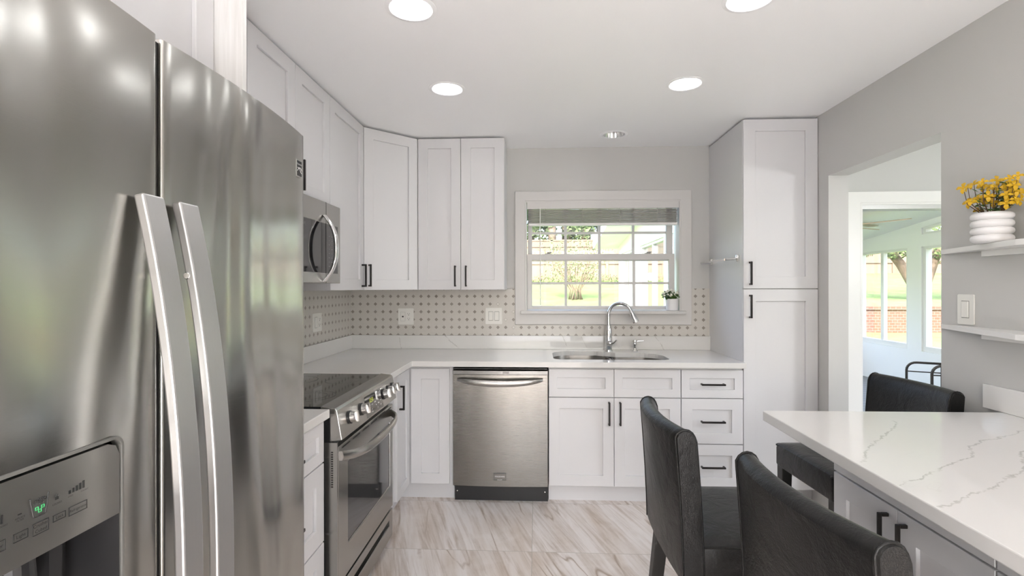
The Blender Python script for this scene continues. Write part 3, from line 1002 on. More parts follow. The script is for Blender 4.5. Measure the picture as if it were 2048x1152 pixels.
# --- tall pantry
t = cabinet('pantry_cabinet', 'tall white pantry cabinet by the doorway', (1.290, 3.2235, 0), 0, 0.453, YB - 3.2235 - 0.001, 0, ZC, 0.114, None)
front(t, 'door', -0.001, 0.453, 1.372, ZC, (0.038, 1.468, True), 0.074)
front(t, 'door', -0.001, 0.453, 0.119, 1.370, (0.038, 1.262, True), 0.074)

# --- countertops
o = thing('countertop', 'white veined quartz worktop around the sink corner with low upstand', 'countertop')
def sink_outline(gr=0.0):
    q = []
    q += [(0.15 - 0, 3.275 - gr), (0.845, 3.275 - gr)]
    def arc(cx_, cy_, rx, ry, a0, a1, n=8):
        return [(cx_ + rx * math.cos(R(a0 + (a1 - a0) * k / n)), cy_ + ry * math.sin(R(a0 + (a1 - a0) * k / n))) for k in range(n + 1)]
    q = arc(0.80, 3.34, 0.065 + gr, 0.065 + gr, -90, 0, 6) + arc(0.71, 3.46, 0.155 + gr, 0.165 + gr, 0, 90, 9)
    q += [(0.56, 3.632 + gr), (0.53, 3.655 + gr)]
    q += arc(0.40, 3.565, 0.10 + gr, 0.155 + gr, 60, 90, 3) + arc(0.245, 3.565, 0.135 + gr, 0.155 + gr, 90, 180, 8) + arc(0.175, 3.34, 0.065 + gr, 0.065 + gr, 180, 270, 6)
    return q
MB().prism([(XL + 0.001, 2.696), (-0.793, 2.696), (-0.793, 3.156), (1.289, 3.156), (1.289, YB - 0.009), (XL + 0.001, YB - 0.009)], [sink_outline()], 0.880, 0.914).obj('slab', 'quartz', o, bevel=0.002)
BX(XL + 0.028, 1.289, YB - 0.029, YB - 0.009, 0.9145, 1.017).obj('upstand', 'quartz', o, bevel=0.0015)
BX(XL + 0.009, XL + 0.028, 2.696, YB - 0.009, 0.9145, 1.017).obj('upstand', 'quartz', o, bevel=0.0015)
o = thing('countertop', 'short quartz worktop piece between refrigerator and range', 'countertop')
BX(XL + 0.001, -0.797, 1.305, 1.898, 0.880, 0.914).obj('slab', 'quartz', o, bevel=0.003)
BX(XL + 0.009, XL + 0.028, 1.305, 1.898, 0.9145, 1.017).obj('upstand', 'quartz', o, bevel=0.0015)

# --- sink
t = thing('kitchen_sink', 'stainless steel double bowl undermount sink under the window', 'sink', (0.5, 3.45, 0.88))
def bowl(ol, depth, name):
    b_ = MB()
    cx_ = sum(p[0] for p in ol) / len(ol)
    cy_ = sum(p[1] for p in ol) / len(ol)
    rings = []
    for z, f_ in ((0, 1.06), (0, 1.0), (-0.03, 0.985), (-depth * 0.85, 0.95), (-depth * 0.97, 0.90), (-depth, 0.8), (-depth, 0.08)):
        rings.append([(cx_ + (x - cx_) * f_ - 0.5, cy_ + (y - cy_) * f_ - 3.45, z) for x, y in ol])
    b_.loft(rings, False)
    b_.b.faces.new([v for v in list(b_.b.verts)[-len(ol):]])
    return b_.obj(name, 'sink', t, smooth='auto')
bowl(rrect(0.108, 0.505, 3.29, 3.725, (0.15, 0.14, 0.07, 0.06), 8), 0.20, 'bowl')
bowl(rrect(0.535, 0.872, 3.29, 3.64, (0.16, 0.06, 0.06, 0.07), 8), 0.18, 'bowl')
BX(0.013, 0.030, -0.17, 0.17, -0.02, -0.004).obj('divider', 'sink', t, bevel=0.004)
for x, y, z in ((-0.19, 0.06, -0.199), (0.20, 0.01, -0.179)):
    MB().lathe([(0.0, 0.004), (0.03, 0.004), (0.042, 0.003), (0.045, 0.0)], 20, (x, y, z)).obj('drain', 'chrome', t, smooth='auto')

# --- faucet
t = thing('kitchen_faucet', 'tall chrome gooseneck pull-down faucet behind the sink', 'faucet', (0.53, 3.745, 0.9145))
MB().lathe([(0.0, 0.0), (0.030, 0.0), (0.030, 0.006), (0.026, 0.010), (0.025, 0.06), (0.027, 0.10), (0.026, 0.13), (0.021, 0.17), (0.015, 0.19), (0.0, 0.19)], 28).obj('body', 'chrome', t, smooth='auto')
dr = Vector((0.88, -0.47, 0)).normalized()
rc = 0.088
pth = [Vector((0, 0, 0.18)), Vector((0, 0, 0.22)), Vector((0, 0, 0.262))]
for k in range(1, 17):
    a = R(160 * k / 16)
    pth.append(dr * rc * (1 - math.cos(a)) + Vector((0, 0, 0.262 + rc * math.sin(a))))
MB().tube(pth, 0.0125, 14).obj('spout', 'chrome', t, smooth='auto')
e_ = pth[-1]
td = (pth[-1] - pth[-2]).normalized()
MB().tube([e_ - td * 0.002, e_ + td * 0.01, e_ + td * 0.03, e_ + td * 0.075, e_ + td * 0.085], [0.0135, 0.0165, 0.018, 0.025, 0.023], 18).obj('spray_head', 'chrome', t, smooth='auto')
MB().tube([(0.0, -0.02, 0.055), (0.012, -0.036, 0.055)], [0.022, 0.020], 16).tube([(0.014, -0.036, 0.055), (0.030, -0.06, 0.062), (0.045, -0.085, 0.085)], [0.012, 0.008, 0.006], 10).obj('lever', 'chrome', t, smooth='auto')
t = thing('soap_dispenser', 'small chrome soap dispenser pump right of the faucet', 'soap dispenser', (0.722, 3.745, 0.9145))
MB().lathe([(0.0, 0.0), (0.024, 0.0), (0.022, 0.006), (0.012, 0.012), (0.010, 0.03), (0.014, 0.045), (0.012, 0.058), (0.0, 0.06)], 22).obj('base', 'chrome', t, smooth='auto')
MB().lathe([(0.0, 0.058), (0.008, 0.058), (0.018, 0.068), (0.017, 0.078), (0.0, 0.080)], 20).tube([(0.0, 0, 0.066), (0.03, -0.005, 0.072), (0.062, -0.01, 0.074)], [0.006, 0.005, 0.004], 10).obj('pump_head', 'chrome', t, smooth='auto')

# --- dishwasher
t = thing('dishwasher', 'stainless steel dishwasher with bowed bar handle under the worktop', 'dishwasher', (-0.234, 3.2, 0))
BX(-0.300, 0.300, 0.02, 0.60, 0.10, 0.872).obj('tub', 'void', t)
BX(-0.300, 0.304, 0.05, 0.56, 0.0, 0.112).obj('toe_kick', 'black', t)
b_ = MB()
rings = []
for k in range(13):
    x = -0.302 + 0.604 * k / 12
    y = -0.012 - 0.010 * (1 - (x / 0.302) ** 2)
    rings.append([(x, y, 0.118), (x, y, 0.826), (x, 0.02, 0.826), (x, 0.02, 0.118)])
b_.loft(rings)
dw = b_.obj('door', 'steelv', t, smooth='auto')
b_ = MB()
rings = []
for k in range(13):
    x = -0.303 + 0.606 * k / 12
    y = -0.014 - 0.010 * (1 - (x / 0.302) ** 2)
    rings.append([(x, y, 0.829), (x, y - 0.002, 0.852), (x, y + 0.012, 0.857), (x, 0.03, 0.857), (x, 0.03, 0.829)])
b_.loft(rings)
b_.obj('control_strip', 'steel', t, smooth='auto')
BX(-0.300, 0.300, -0.008, 0.02, 0.8605, 0.866).obj('latch_strip', 'black', t)
BX(0.018, 0.058, -0.028, -0.020, 0.834, 0.848).obj('display', 'glassblack', t)
pts = []
for k in range(15):
    f_ = -1 + 2 * k / 14
    pts.append((f_ * 0.272, -0.022 - 0.042 * (1 - f_ ** 4) ** 0.6, 0.797 - 0.018 * (1 - f_ * f_)))
b_ = MB()
rings = []
for i, p_ in enumerate(pts):
    hh = 0.010 + 0.011 * (1 - abs(-1 + 2 * i / 14) ** 3)
    rings.append([(p_[0], p_[1] + 0.010 * math.cos(2 * PI * k / 12), p_[2] + hh * math.sin(2 * PI * k / 12)) for k in range(12)])
b_.loft(rings)
b_.obj('handle', 'steel', dw, smooth='auto')
bd = BX(-0.041, 0.038, -0.026, -0.020, 0.158, 0.205).obj('badge', 'inkgrey', dw)
BX(-0.037, 0.034, -0.0275, -0.0255, 0.168, 0.201).obj('badge_plate', 'badge', dw)
FM = Matrix.Rotation(R(90), 4, 'X')
MB().text('FRIGIDAIRE', 0.0125, Matrix.Translation((-0.0015, -0.0280, 0.180)) @ FM, 'CENTER').text('GALLERY', 0.008, Matrix.Translation((-0.0015, -0.0280, 0.1605)) @ FM, 'CENTER').obj('badge_lettering', 'ceramic', dw, recalc=False)
for x in (-0.285, 0.285):
    MB().lathe([(0.0, 0.045), (0.004, 0.046), (0.005, 0.05)], 10, (x, 0, 0.06), 'y').obj('screw', 'chrome', t)

# --- range
t = thing('kitchen_range', 'stainless slide-in electric range with black glass cooktop', 'range', (-0.78, 1.925, 0))
RWD = 0.762
BX(-0.62, -0.025, 0.002, RWD - 0.002, 0.03, 0.900).obj('body', 'black', t)
for x in (-0.55, -0.08):
    for y in (0.06, RWD - 0.06):
        MB().tube([(x, y, 0), (x, y, 0.04)], 0.018, 10).obj('foot', 'black', t)
ct = BX(-0.60, -0.062, 0.004, RWD - 0.004, 0.900, 0.914).obj('cooktop', 'glassblack', t, bevel=0.002)
for x, y, r_ in ((-0.20, 0.20, 0.105), (-0.20, 0.56, 0.08), (-0.45, 0.20, 0.075), (-0.45, 0.56, 0.115), (-0.20, 0.20, 0.07)):
    n = 40
    b_ = MB()
    b_.loft([[(x + q * math.cos(2 * PI * k / n), y + q * math.sin(2 * PI * k / n), 0.9146) for k in range(n)] for q in (r_, r_ + 0.0018)], False)
    b_.obj('burner_ring', 'inkgrey', ct)
b_ = MB()
b_.loft([[(-0.066, y, 0.895), (-0.066, y, 0.917), (-0.006, y, 0.909), (0.000, y, 0.900), (0.020, y, 0.785), (-0.03, y, 0.780), (-0.03, y, 0.895)] for y in (0.0, RWD)])
cp = b_.obj('control_panel', 'steel', t, bevel=0.003)
PN = Vector((0.985, 0, 0.171)).normalized()
PU = Vector((-0.171, 0, 0.985)).normalized()
def onp(y, z, off=0.0):
    return Vector((0.000 + (0.900 - z) * 0.02 / 0.115, y, z)) + PN * off
PM = Matrix(((0, PU.x, PN.x, 0), (1, PU.y, PN.y, 0), (0, PU.z, PN.z, 0), (0, 0, 0, 1)))
def pm(y, z, off):
    return Matrix.Translation(onp(y, z, off)) @ PM
MB().prism(rect(0.305, 0.540, 0.792, 0.884), [], 0, 0.002).xf(Matrix.Identity(4)).b.free()
b_ = MB()
b_.loft([[onp(0.300, 0.794, o_), onp(0.535, 0.794, o_), onp(0.535, 0.886, o_), onp(0.300, 0.886, o_)] for o_ in (-0.004, 0.0016)])
b_.obj('display', 'glassblack', cp)
MB().text('12:51', 0.026, pm(0.352, 0.850, 0.0022), 'LEFT').obj('clock_digits', 'yellow_led', cp, recalc=False)
b_ = MB()
rnd = random.Random(5)
for y, z, w_ in ((0.335, 0.838, 0.02), (0.375, 0.836, 0.018), (0.415, 0.838, 0.02), (0.455, 0.842, 0.012), (0.48, 0.855, 0.012), (0.505, 0.858, 0.01), (0.505, 0.872, 0.01), (0.43, 0.822, 0.01), (0.465, 0.824, 0.012), (0.50, 0.83, 0.012), (0.37, 0.815, 0.008), (0.37, 0.805, 0.012), (0.45, 0.806, 0.008), (0.495, 0.81, 0.012)):
    b_.loft([[onp(y, z, o_), onp(y + w_, z, o_), onp(y + w_, z + 0.004, o_), onp(y, z + 0.004, o_)] for o_ in (0.0017, 0.0021)])
b_.obj('touch_key_lettering', 'silverprint', cp)
for y in (0.108, 0.245, 0.560, 0.645, 0.722):
    kb = MB()
    kb.lathe([(0.0, 0.0), (0.027, 0.0), (0.027, 0.006), (0.023, 0.008), (0.0, 0.008)], 24)
    k_ = kb.obj('knob', 'black', cp, smooth='auto')
    k_.matrix_local = pm(y, 0.848, 0.0)
    g_ = MB().lathe([(0.0, 0.008), (0.0225, 0.008), (0.0215, 0.028), (0.019, 0.030), (0.0, 0.030)], 28)
    g_.box(-0.0065, 0.0065, -0.021, 0.021, 0.028, 0.040)
    o = g_.obj('knob_grip', 'pewter', k_, smooth='auto')
# oven door
b_ = MB()
b_.prism(rect(0.012, RWD - 0.004, 0.205, 0.755), [rect(0.115, 0.708, 0.33, 0.665)], -0.035, 0.0, 'x')
od = b_.obj('oven_door', 'steel', t, bevel=0.003)
BX(-0.020, -0.004, 0.113, 0.710, 0.328, 0.667).obj('oven_window', 'ovenglass', od)
BX(-0.05, 0.0, 0.0, 0.010, 0.06, 0.775).obj('side_trim', 'steel', t)
b_ = MB()
for k in range(16):
    b_.box(-0.024, -0.016, -0.0008, 0.0005, 0.60 + 0.009 * k, 0.605 + 0.009 * k)
b_.obj('vent_slots', 'void', t)
b_ = MB()
for k in range(6):
    b_.box(-0.006, 0.0008, 0.05 + 0.118 * k, 0.05 + 0.118 * k + 0.085, 0.738, 0.744)
b_.obj('vent_slots', 'void', od)
pts = [(0.002 + 0.060 * (1 - f_ ** 4) ** 0.6, RWD / 2 + f_ * 0.345, 0.712 - 0.020 * (1 - f_ * f_)) for f_ in [-1 + 2 * k / 16 for k in range(17)]]
b_ = MB()
rings = []
for i, p_ in enumerate(pts):
    rings.append([(p_[0] + 0.010 * math.cos(2 * PI * k / 12), p_[1], p_[2] + 0.019 * math.sin(2 * PI * k / 12)) for k in range(12)])
b_.loft(rings)
b_.obj('handle', 'steel', od, smooth='auto')
b_ = MB()
b_.prism(rect(0.012, RWD - 0.004, 0.045, 0.192), [rect(0.105, 0.705, 0.118, 0.148)], -0.035, -0.002, 'x')
wd_ = b_.obj('warming_drawer', 'steel', t, bevel=0.002)
BX(-0.034, -0.026, 0.10, 0.71, 0.114, 0.152).obj('drawer_recess', 'inkgrey', wd_)

# --- microwave
t = thing('microwave_oven', 'stainless over-the-range microwave with curved chrome handle', 'microwave', (-1.065, 1.917, 1.405))
MW, MH = 0.760, 0.409
BX(-0.375, -0.03, 0, MW, 0, MH).obj('housing', 'steel', t)
b_ = MB()
b_.prism(rect(0.0, MW, 0.0, MH), [rect(0.045, MW - 0.035, 0.052, 0.300)], -0.03, 0.0, 'x')
dm = b_.obj('door', 'steel', t, bevel=0.003)
BX(-0.02, -0.001, 0.043, MW - 0.033, 0.050, 0.302).obj('glass_panel', 'glassblack', dm)
BX(-0.003, 0.0006, 0.575, 0.578, 0.0, MH).obj('door_seam', 'void', dm)
b_ = MB()
rnd = random.Random(2)
XM = Matrix(((0, 0, 1, 0), (1, 0, 0, 0), (0, 1, 0, 0), (0, 0, 0, 1)))
for k in range(8):
    for c_ in range(3):
        b_.box(-0.001, 0.0002, 0.610 + 0.032 * c_, 0.624 + 0.032 * c_, 0.085 + 0.022 * k, 0.088 + 0.022 * k)
b_.text('FRIGIDAIRE', 0.022, Matrix.Translation((0.0003, 0.235, 0.266)) @ XM)
b_.obj('keypad_lettering', 'faint', dm, recalc=False)
pts = []
for k in range(17):
    f_ = -1 + 2 * k / 16
    pts.append((0.004 + 0.062 * (1 - abs(f_) ** 2.5), 0.545, 0.174 + f_ * 0.166))
b_ = MB()
rings = []
for i, p_ in enumerate(pts):
    f_ = -1 + 2 * i / 16
    wd_2 = 0.012 + 0.004 * (1 - f_ * f_)
    rings.append([(p_[0] + 0.011 * math.cos(2 * PI * k / 14), p_[1] + wd_2 * math.sin(2 * PI * k / 14), p_[2]) for k in range(14)])
b_.loft(rings)
b_.obj('handle', 'chrome', dm, smooth='auto')

# --- refrigerator
t = thing('refrigerator', 'large stainless steel side-by-side refrigerator with ice dispenser', 'refrigerator', (-0.571, 0.345, 0))
BX(-0.84, -0.075, 0.0, 0.915, 0.02, 1.745).obj('body', 'inkgrey', t)
BX(-0.60, -0.06, 0.01, 0.905, 0.0, 0.06).obj('toe_grille', 'black', t)
FZ = (0.003, 0.396)
FR = (0.4085, 0.915)
def fdoor(y0, y1, hole, bulge, name, taper=0.0):
    b_ = MB()
    n = 26
    ysl = [y0, y0 + 0.0007, y0 + 0.002, y0 + 0.005] + [y0 + (y1 - y0) * k / n for k in range(1, n)] + [y1 - 0.005, y1 - 0.002, y1 - 0.0007, y1]
    if hole:
        ysl = sorted(set(ysl + [hole[0], hole[1]]))
    zsl = [0.065, 0.40, 0.70, 1.00, 1.30, 1.60, 1.768]
    if hole:
        zsl = sorted(set(zsl + [hole[2], hole[3]]))
    def fx_(y):
        f_ = (y - y0) / (y1 - y0)
        e = 0.0
        for dd in (f_, 1 - f_):
            dd *= (y1 - y0)
            if dd < 0.005:
                e = -0.005 + math.sqrt(max(0, 0.005 ** 2 - (0.005 - dd) ** 2))
        return bulge * (1 - (2 * f_ - 1) ** 2) - bulge * 0.9 + e - taper * f_ * f_
    G = [[b_.b.verts.new((fx_(y), y, z)) for z in zsl] for y in ysl]
    for i in range(len(ysl) - 1):
        for j in range(len(zsl) - 1):
            if hole and ysl[i] >= hole[0] - 1e-6 and ysl[i + 1] <= hole[1] + 1e-6 and zsl[j] >= hole[2] - 1e-6 and zsl[j + 1] <= hole[3] + 1e-6:
                continue
            b_.b.faces.new((G[i][j], G[i + 1][j], G[i + 1][j + 1], G[i][j + 1]))
    # rim and back
    rim = [G[i][0] for i in range(len(ysl))] + [G[-1][j] for j in range(1, len(zsl))] + [G[i][-1] for i in range(len(ysl) - 2, -1, -1)] + [G[0][j] for j in range(len(zsl) - 2, 0, -1)]
    bk = [b_.b.verts.new((-0.068, v.co.y, v.co.z)) for v in rim]
    for i in range(len(rim)):
        j = (i + 1) % len(rim)
        b_.b.faces.new((rim[i], rim[j], bk[j], bk[i]))
    b_.b.faces.new(bk)
    return b_.obj(name, 'fridge', t, smooth='auto')
DH = (0.090, 0.316, 0.76, 1.176)
fd = fdoor(FZ[0], FZ[1], DH, 0.010, 'freezer_door')
rd = fdoor(FR[0], FR[1], None, 0.012, 'fresh_food_door', 0.014)
BX(-0.075, -0.0665, 0.385, 0.42, 0.07, 1.76).box(-0.068, -0.018, 0.3975, 0.4075, 0.07, 1.763).obj('door_gasket', 'void', t)
# handles
def fhandle(y0, y1, parent):
    pts = []
    for k in range(25):
        f_ = -1 + 2 * k / 24
        pts.append(Vector((0.008 + 0.060 * (1 - abs(f_) ** 2.2), (y0 + y1) / 2, 0.93 + f_ * 0.585)))
    b_ = MB()
    b_.bar(pts, y1 - y0, 0.015, (0, 1, 0))
    h_ = b_.obj('handle', 'handle', parent, bevel=0.003)
    return h_
fhandle(0.338, 0.380, fd)
fhandle(0.412, 0.456, rd)
MB().lathe([(0.0, -0.001), (0.0045, -0.001), (0.0055, 0.0004), (0.0, 0.0004)], 14, (0, 0, 0), 'y').obj('handle_screw', 'chrome', rd, loc=(0.026, 0.4115, 1.40))
# dispenser
b_ = MB()
rim_o = rrect(DH[0] - 0.005, DH[1] + 0.005, DH[2] - 0.005, DH[3] + 0.005, 0.0165)
rim_i = rrect(DH[0] - 0.0005, DH[1] + 0.0005, DH[2] - 0.0005, DH[3] + 0.0003, 0.013)
b_.prism(rim_o, [rim_i], -0.012, 0.0022, 'x')
b_.obj('dispenser_bezel', 'inkgrey', fd, bevel=0.0008)
b_ = MB()
b_.prism([(DH[0] + 0.002, 1.074), (DH[1] - 0.002, 1.074)] + [(DH[1] - 0.002, 1.155), (DH[1] - 0.008, 1.168), (DH[1] - 0.02, 1.173), (DH[0] + 0.02, 1.173), (DH[0] + 0.008, 1.168), (DH[0] + 0.002, 1.155)], [], -0.03, 0.001, 'x')
b_.obj('dispenser_panel', 'dispanel', fd)
b_ = MB()
y0, y1, z0, z1 = DH[0] + 0.002, DH[1] - 0.002, DH[2] + 0.002, 1.074
fr_ = [(0.0, y0, z0), (0.0, y1, z0), (0.0, y1, z1), (0.0, y0, z1)]
bk_ = [(-0.062, y0 + 0.015, z0), (-0.062, y1 - 0.015, z0), (-0.062, y1 - 0.015, z1), (-0.062, y0 + 0.015, z1)]
b_.loft([fr_, bk_], False)
b_.poly(bk_)
b_.obj('dispenser_recess', 'black', fd)
MB().lathe([(0.018, 0.0), (0.020, -0.03), (0.014, -0.05), (0.0, -0.05)], 16, (-0.03, 0.203, 1.072)).box(-0.05, -0.03, 0.245, 0.262, 0.98, 1.06).obj('dispenser_chute', 'black', fd)
def fm(y, z):
    return Matrix.Translation((0.0018, y - 0.345, z)) @ XM
X0, X1 = 0.0009, 0.0017
ln = MB()
def frame(y0, y1, z0, z1, w_=0.0007):
    y0 -= 0.345
    y1 -= 0.345
    ln.box(X0, X1, y0, y1, z0, z0 + w_).box(X0, X1, y0, y1, z1 - w_, z1).box(X0, X1, y0, y0 + w_, z0, z1).box(X0, X1, y1 - w_, y1, z0, z1)
frame(0.584, 0.609, 1.1025, 1.1135)
frame(0.564, 0.580, 1.1045, 1.1125)
frame(0.540, 0.559, 1.0995, 1.1135)
frame(0.519, 0.535, 1.1025, 1.1125)
frame(0.492, 0.511, 1.1005, 1.1125)
frame(0.466, 0.484, 1.1025, 1.1125)
for bd_, sz, y, z in (('Refrigerator', 0.0047, 0.5965, 1.1065), ('Lock', 0.0052, 0.572, 1.107), ('Crushed', 0.0052, 0.5495, 1.1082), ('Cubed', 0.0052, 0.5495, 1.1020), ('Light', 0.0052, 0.527, 1.1060), ('Water', 0.0052, 0.5015, 1.105), ('Freezer', 0.0045, 0.475, 1.106),
                      ('LOCKED', 0.0030, 0.569, 1.1245), ('REPLACE', 0.0028, 0.526, 1.1270), ('FILTER', 0.0028, 0.526, 1.1242), ('COLD', 0.0024, 0.586, 1.1262), ('COLDEST', 0.0024, 0.605, 1.1262), ('COLDEST', 0.0024, 0.508, 1.1262)):
    ln.text(bd_, sz, fm(y, z), 'CENTER')
for k in range(5):
    yy = 0.584 + 0.0047 * k - 0.345
    ln.box(X0, X1, yy, yy + 0.0026, 1.1300, 1.1340 + 0.0013 * k)
    yy = 0.487 + 0.0047 * k - 0.345
    ln.box(X0, X1, yy, yy + 0.0026, 1.1300, 1.1340 + 0.0013 * k)
ln.box(X0, X1, 0.524 - 0.345, 0.528 - 0.345, 1.1312, 1.1322)
ln.box(X0, X1, 0.567 - 0.345, 0.571 - 0.345, 1.1300, 1.1335)
ln.tube([(X1, 0.5675 - 0.345, 1.1335), (X1, 0.568 - 0.345, 1.1358), (X1, 0.570 - 0.345, 1.1358), (X1, 0.5705 - 0.345, 1.1335)], 0.0004, 5)
gp = [(0.537, 1.1435), (0.541, 1.1215), (0.5425, 1.1205), (0.5535, 1.1205), (0.5552, 1.1215), (0.5585, 1.1435)]
ln.tube([(X1 - 0.0003, a - 0.345, b) for a, b in gp], 0.0009, 6)
rnd = random.Random(9)
for k in range(9):
    a, b = 0.5425 + 0.0016 * k + rnd.uniform(-0.0005, 0.0005), 1.1365 + rnd.uniform(-0.0025, 0.003)
    n = 10
    r_ = rnd.choice((0.0007, 0.0014, 0.0014))
    ln.tube([(X1 - 0.0002, a - 0.345 + r_ * math.cos(2 * PI * q / n), b + r_ * math.sin(2 * PI * q / n)) for q in range(n + 1)], 0.0004, 5)
ln.obj('control_markings', 'ink', fd, recalc=False)
gr_ = MB()
for a, b in ((0.545, 1.1295), (0.5485, 1.126), (0.552, 1.1298)):
    r_ = 0.0022
    gr_.tube([(X1 - 0.0002, a - 0.345 + r_ * math.cos(PI / 4 + PI / 2 * q), b + r_ * math.sin(PI / 4 + PI / 2 * q)) for q in range(5)], 0.0004, 5)
gr_.obj('ice_indicator', 'green_led', fd, recalc=False)
# brand badge on the fresh food door
BX(-0.026, -0.0158, 0.857, 0.885, 1.655, 1.697).obj('badge', 'handle', rd)
BX(-0.020, -0.0152, 0.8595, 0.8825, 1.6575, 1.6945).obj('badge_plate', 'black', rd)
b_ = MB()
b_.text('Kenmore', 0.0066, Matrix.Translation((-0.0150, 0.871, 1.6845)) @ XM, 'CENTER')
b_.tube([(-0.0150, 0.8597, 1.677), (-0.0150, 0.866, 1.6775), (-0.0150, 0.872, 1.674), (-0.0150, 0.878, 1.667), (-0.0150, 0.8823, 1.6655)], 0.0007, 6)
b_.tube([(-0.0150, 0.8597, 1.669), (-0.0150, 0.866, 1.676), (-0.0150, 0.872, 1.6785), (-0.0150, 0.878, 1.677), (-0.0150, 0.8823, 1.672)], 0.0007, 6)
b_.obj('badge_lettering', 'silverprint', rd, recalc=False)

# --- towel bar on the pantry side
t = thing('towel_bar', 'chrome swing towel bar on the side of the pantry', 'towel bar', (1.2885, 3.52, 1.565))
for s_ in (-1, 1):
    y = s_ * 0.235
    MB().box(-0.006, 0, y - 0.013, y + 0.013, -0.018, 0.024).tube([(-0.004, y, 0.018), (-0.010, y, 0.004), (-0.03, y, -0.004), (-0.085, y, -0.006)], [0.012, 0.011, 0.009, 0.009], 10).obj('bracket', 'chrome', t, smooth='auto')
MB().tube([(-0.080, -0.235, -0.006), (-0.080, 0.235, -0.006)], 0.006, 10).obj('bar', 'chrome', t, smooth='auto')

# --- outlets and switches
def plate(name, label, cat, loc, rz, w_, h_, kinds):
    t = thing(name, label, cat, loc, rz)
    MB().prism(rrect(-w_ / 2, w_ / 2, -h_ / 2, h_ / 2, 0.006, 3), [], -0.006, 0, 'y').obj('plate', 'plastic', t, bevel=0.002)
    n = len(kinds)
    for i, k in enumerate(kinds):
        x = (i - (n - 1) / 2) * 0.046
        if k == 'rocker':
            BX(x - 0.0165, x + 0.0165, -0.010, -0.005, -0.033, 0.033).obj('rocker', 'plastic', t, bevel=0.003)
            MB().prism(rect(x - 0.018, x + 0.018, -0.035, 0.035), [rect(x - 0.0168, x + 0.0168, -0.0333, 0.0333)], -0.0064, -0.0055, 'y').obj('rocker_gap', 'inkgrey', t)
        elif k == 'duplex':
            BX(x - 0.0165, x + 0.0165, -0.009, -0.005, -0.033, 0.033).obj('receptacle', 'plastic', t, bevel=0.002)
            s_ = MB()
            for z in (-0.018, 0.018):
                s_.box(x - 0.008, x - 0.006, -0.0095, -0.0085, z, z + 0.008).box(x + 0.006, x + 0.008, -0.0095, -0.0085, z, z + 0.008).box(x - 0.0025, x + 0.0025, -0.0095, -0.0085, z - 0.009, z - 0.004)
            s_.obj('slots', 'ink', t)
        elif k == 'jack':
            MB().prism(rect(x - 0.018, x + 0.018, -0.035, 0.035), [rect(x - 0.0172, x + 0.0172, -0.0342, 0.0342)], -0.0064, -0.0055, 'y').obj('insert_edge', 'inkgrey', t)
            BX(x - 0.006, x + 0.006, -0.0075, -0.005, -0.006, 0.005).obj('jack', 'ink', t)
    return t
plate('wall_outlet', 'white double plate with a phone jack and a power outlet', 'outlet', (-1.006, YB - 0.0085, 1.160), 0, 0.120, 0.125, ('jack', 'duplex'))
plate('light_switch', 'white double rocker switch plate left of the sink window', 'switch', (-0.327, YB - 0.0085, 1.165), 0, 0.128, 0.125, ('rocker', 'rocker'))
plate('wall_outlet', 'white outlet plate on the mosaic of the left wall', 'outlet', (XL + 0.0085, 3.222, 1.155), R(90), 0.130, 0.120, ('rocker', 'duplex'))
plate('light_switch', 'single rocker switch plate on the right wall between the two shelves', 'switch', (XR - 0.0005, 2.128, 1.290), R(-90), 0.078, 0.122, ('rocker',))

# --- recessed lights
G_L = 'recessed ceiling lights'
def downlight(c, label, lit=True):
    t = thing('recessed_light', label, 'ceiling light', (c[0], c[1], ZT), 0, G_L if lit else None)
    n = 40
    prof = [(0.0765, 0.005), (0.0765, -0.001), (0.082, -0.004), (0.097, -0.001), (0.097, 0.0)]
    b_ = MB()
    b_.loft([[(r_ * math.cos(2 * PI * k / n), r_ * math.sin(2 * PI * k / n), z) for k in range(n)] for r_, z in prof], False)
    b_.obj('trim_ring', 'ceil', t, smooth='auto')
    if lit:
        MB().lathe([(0.0, 0.004), (0.0764, 0.004), (0.0764, 0.010), (0.0, 0.010)], n).obj('lens', 'lamp', t)
    return t
dl_lab = ['lit recessed ceiling light at the top edge above the range', 'lit recessed ceiling light farther back, nearest the wall cabinets', 'lit recessed ceiling light farther back, nearer the pantry', 'lit recessed ceiling light at the top edge above the peninsula',
          'added recessed fill light out of view on the fridge side', 'added recessed fill light out of view over the peninsula', 'added rear ceiling fill light by the left wall', 'added rear ceiling fill light by the right wall',
          'added ceiling fill light of the dining room near the sliding door', 'added ceiling fill light deep in the dining room']
for c, lb in zip(LIGHTS + DIN, dl_lab):
    downlight(c, lb)
t = downlight(OFF, 'small unlit recessed light with fluted silver reflector above the sink', False)
n = 48
rings = []
for z, r_ in ((0.0, 0.0765), (0.03, 0.066), (0.06, 0.048)):
    rings.append([((r_ + 0.002 * (k % 2)) * math.cos(2 * PI * k / n), (r_ + 0.002 * (k % 2)) * math.sin(2 * PI * k / n), z) for k in range(n)])
b_ = MB()
b_.loft(rings, False)
b_.b.faces.new(list(b_.b.verts)[-n:])
b_.obj('reflector', 'fluted', t, recalc=False)
MB().lathe([(0.0, 0.022), (0.018, 0.026), (0.026, 0.040), (0.026, 0.058), (0.0, 0.0595)], 20).obj('bulb', 'ceramic', t, smooth='auto')

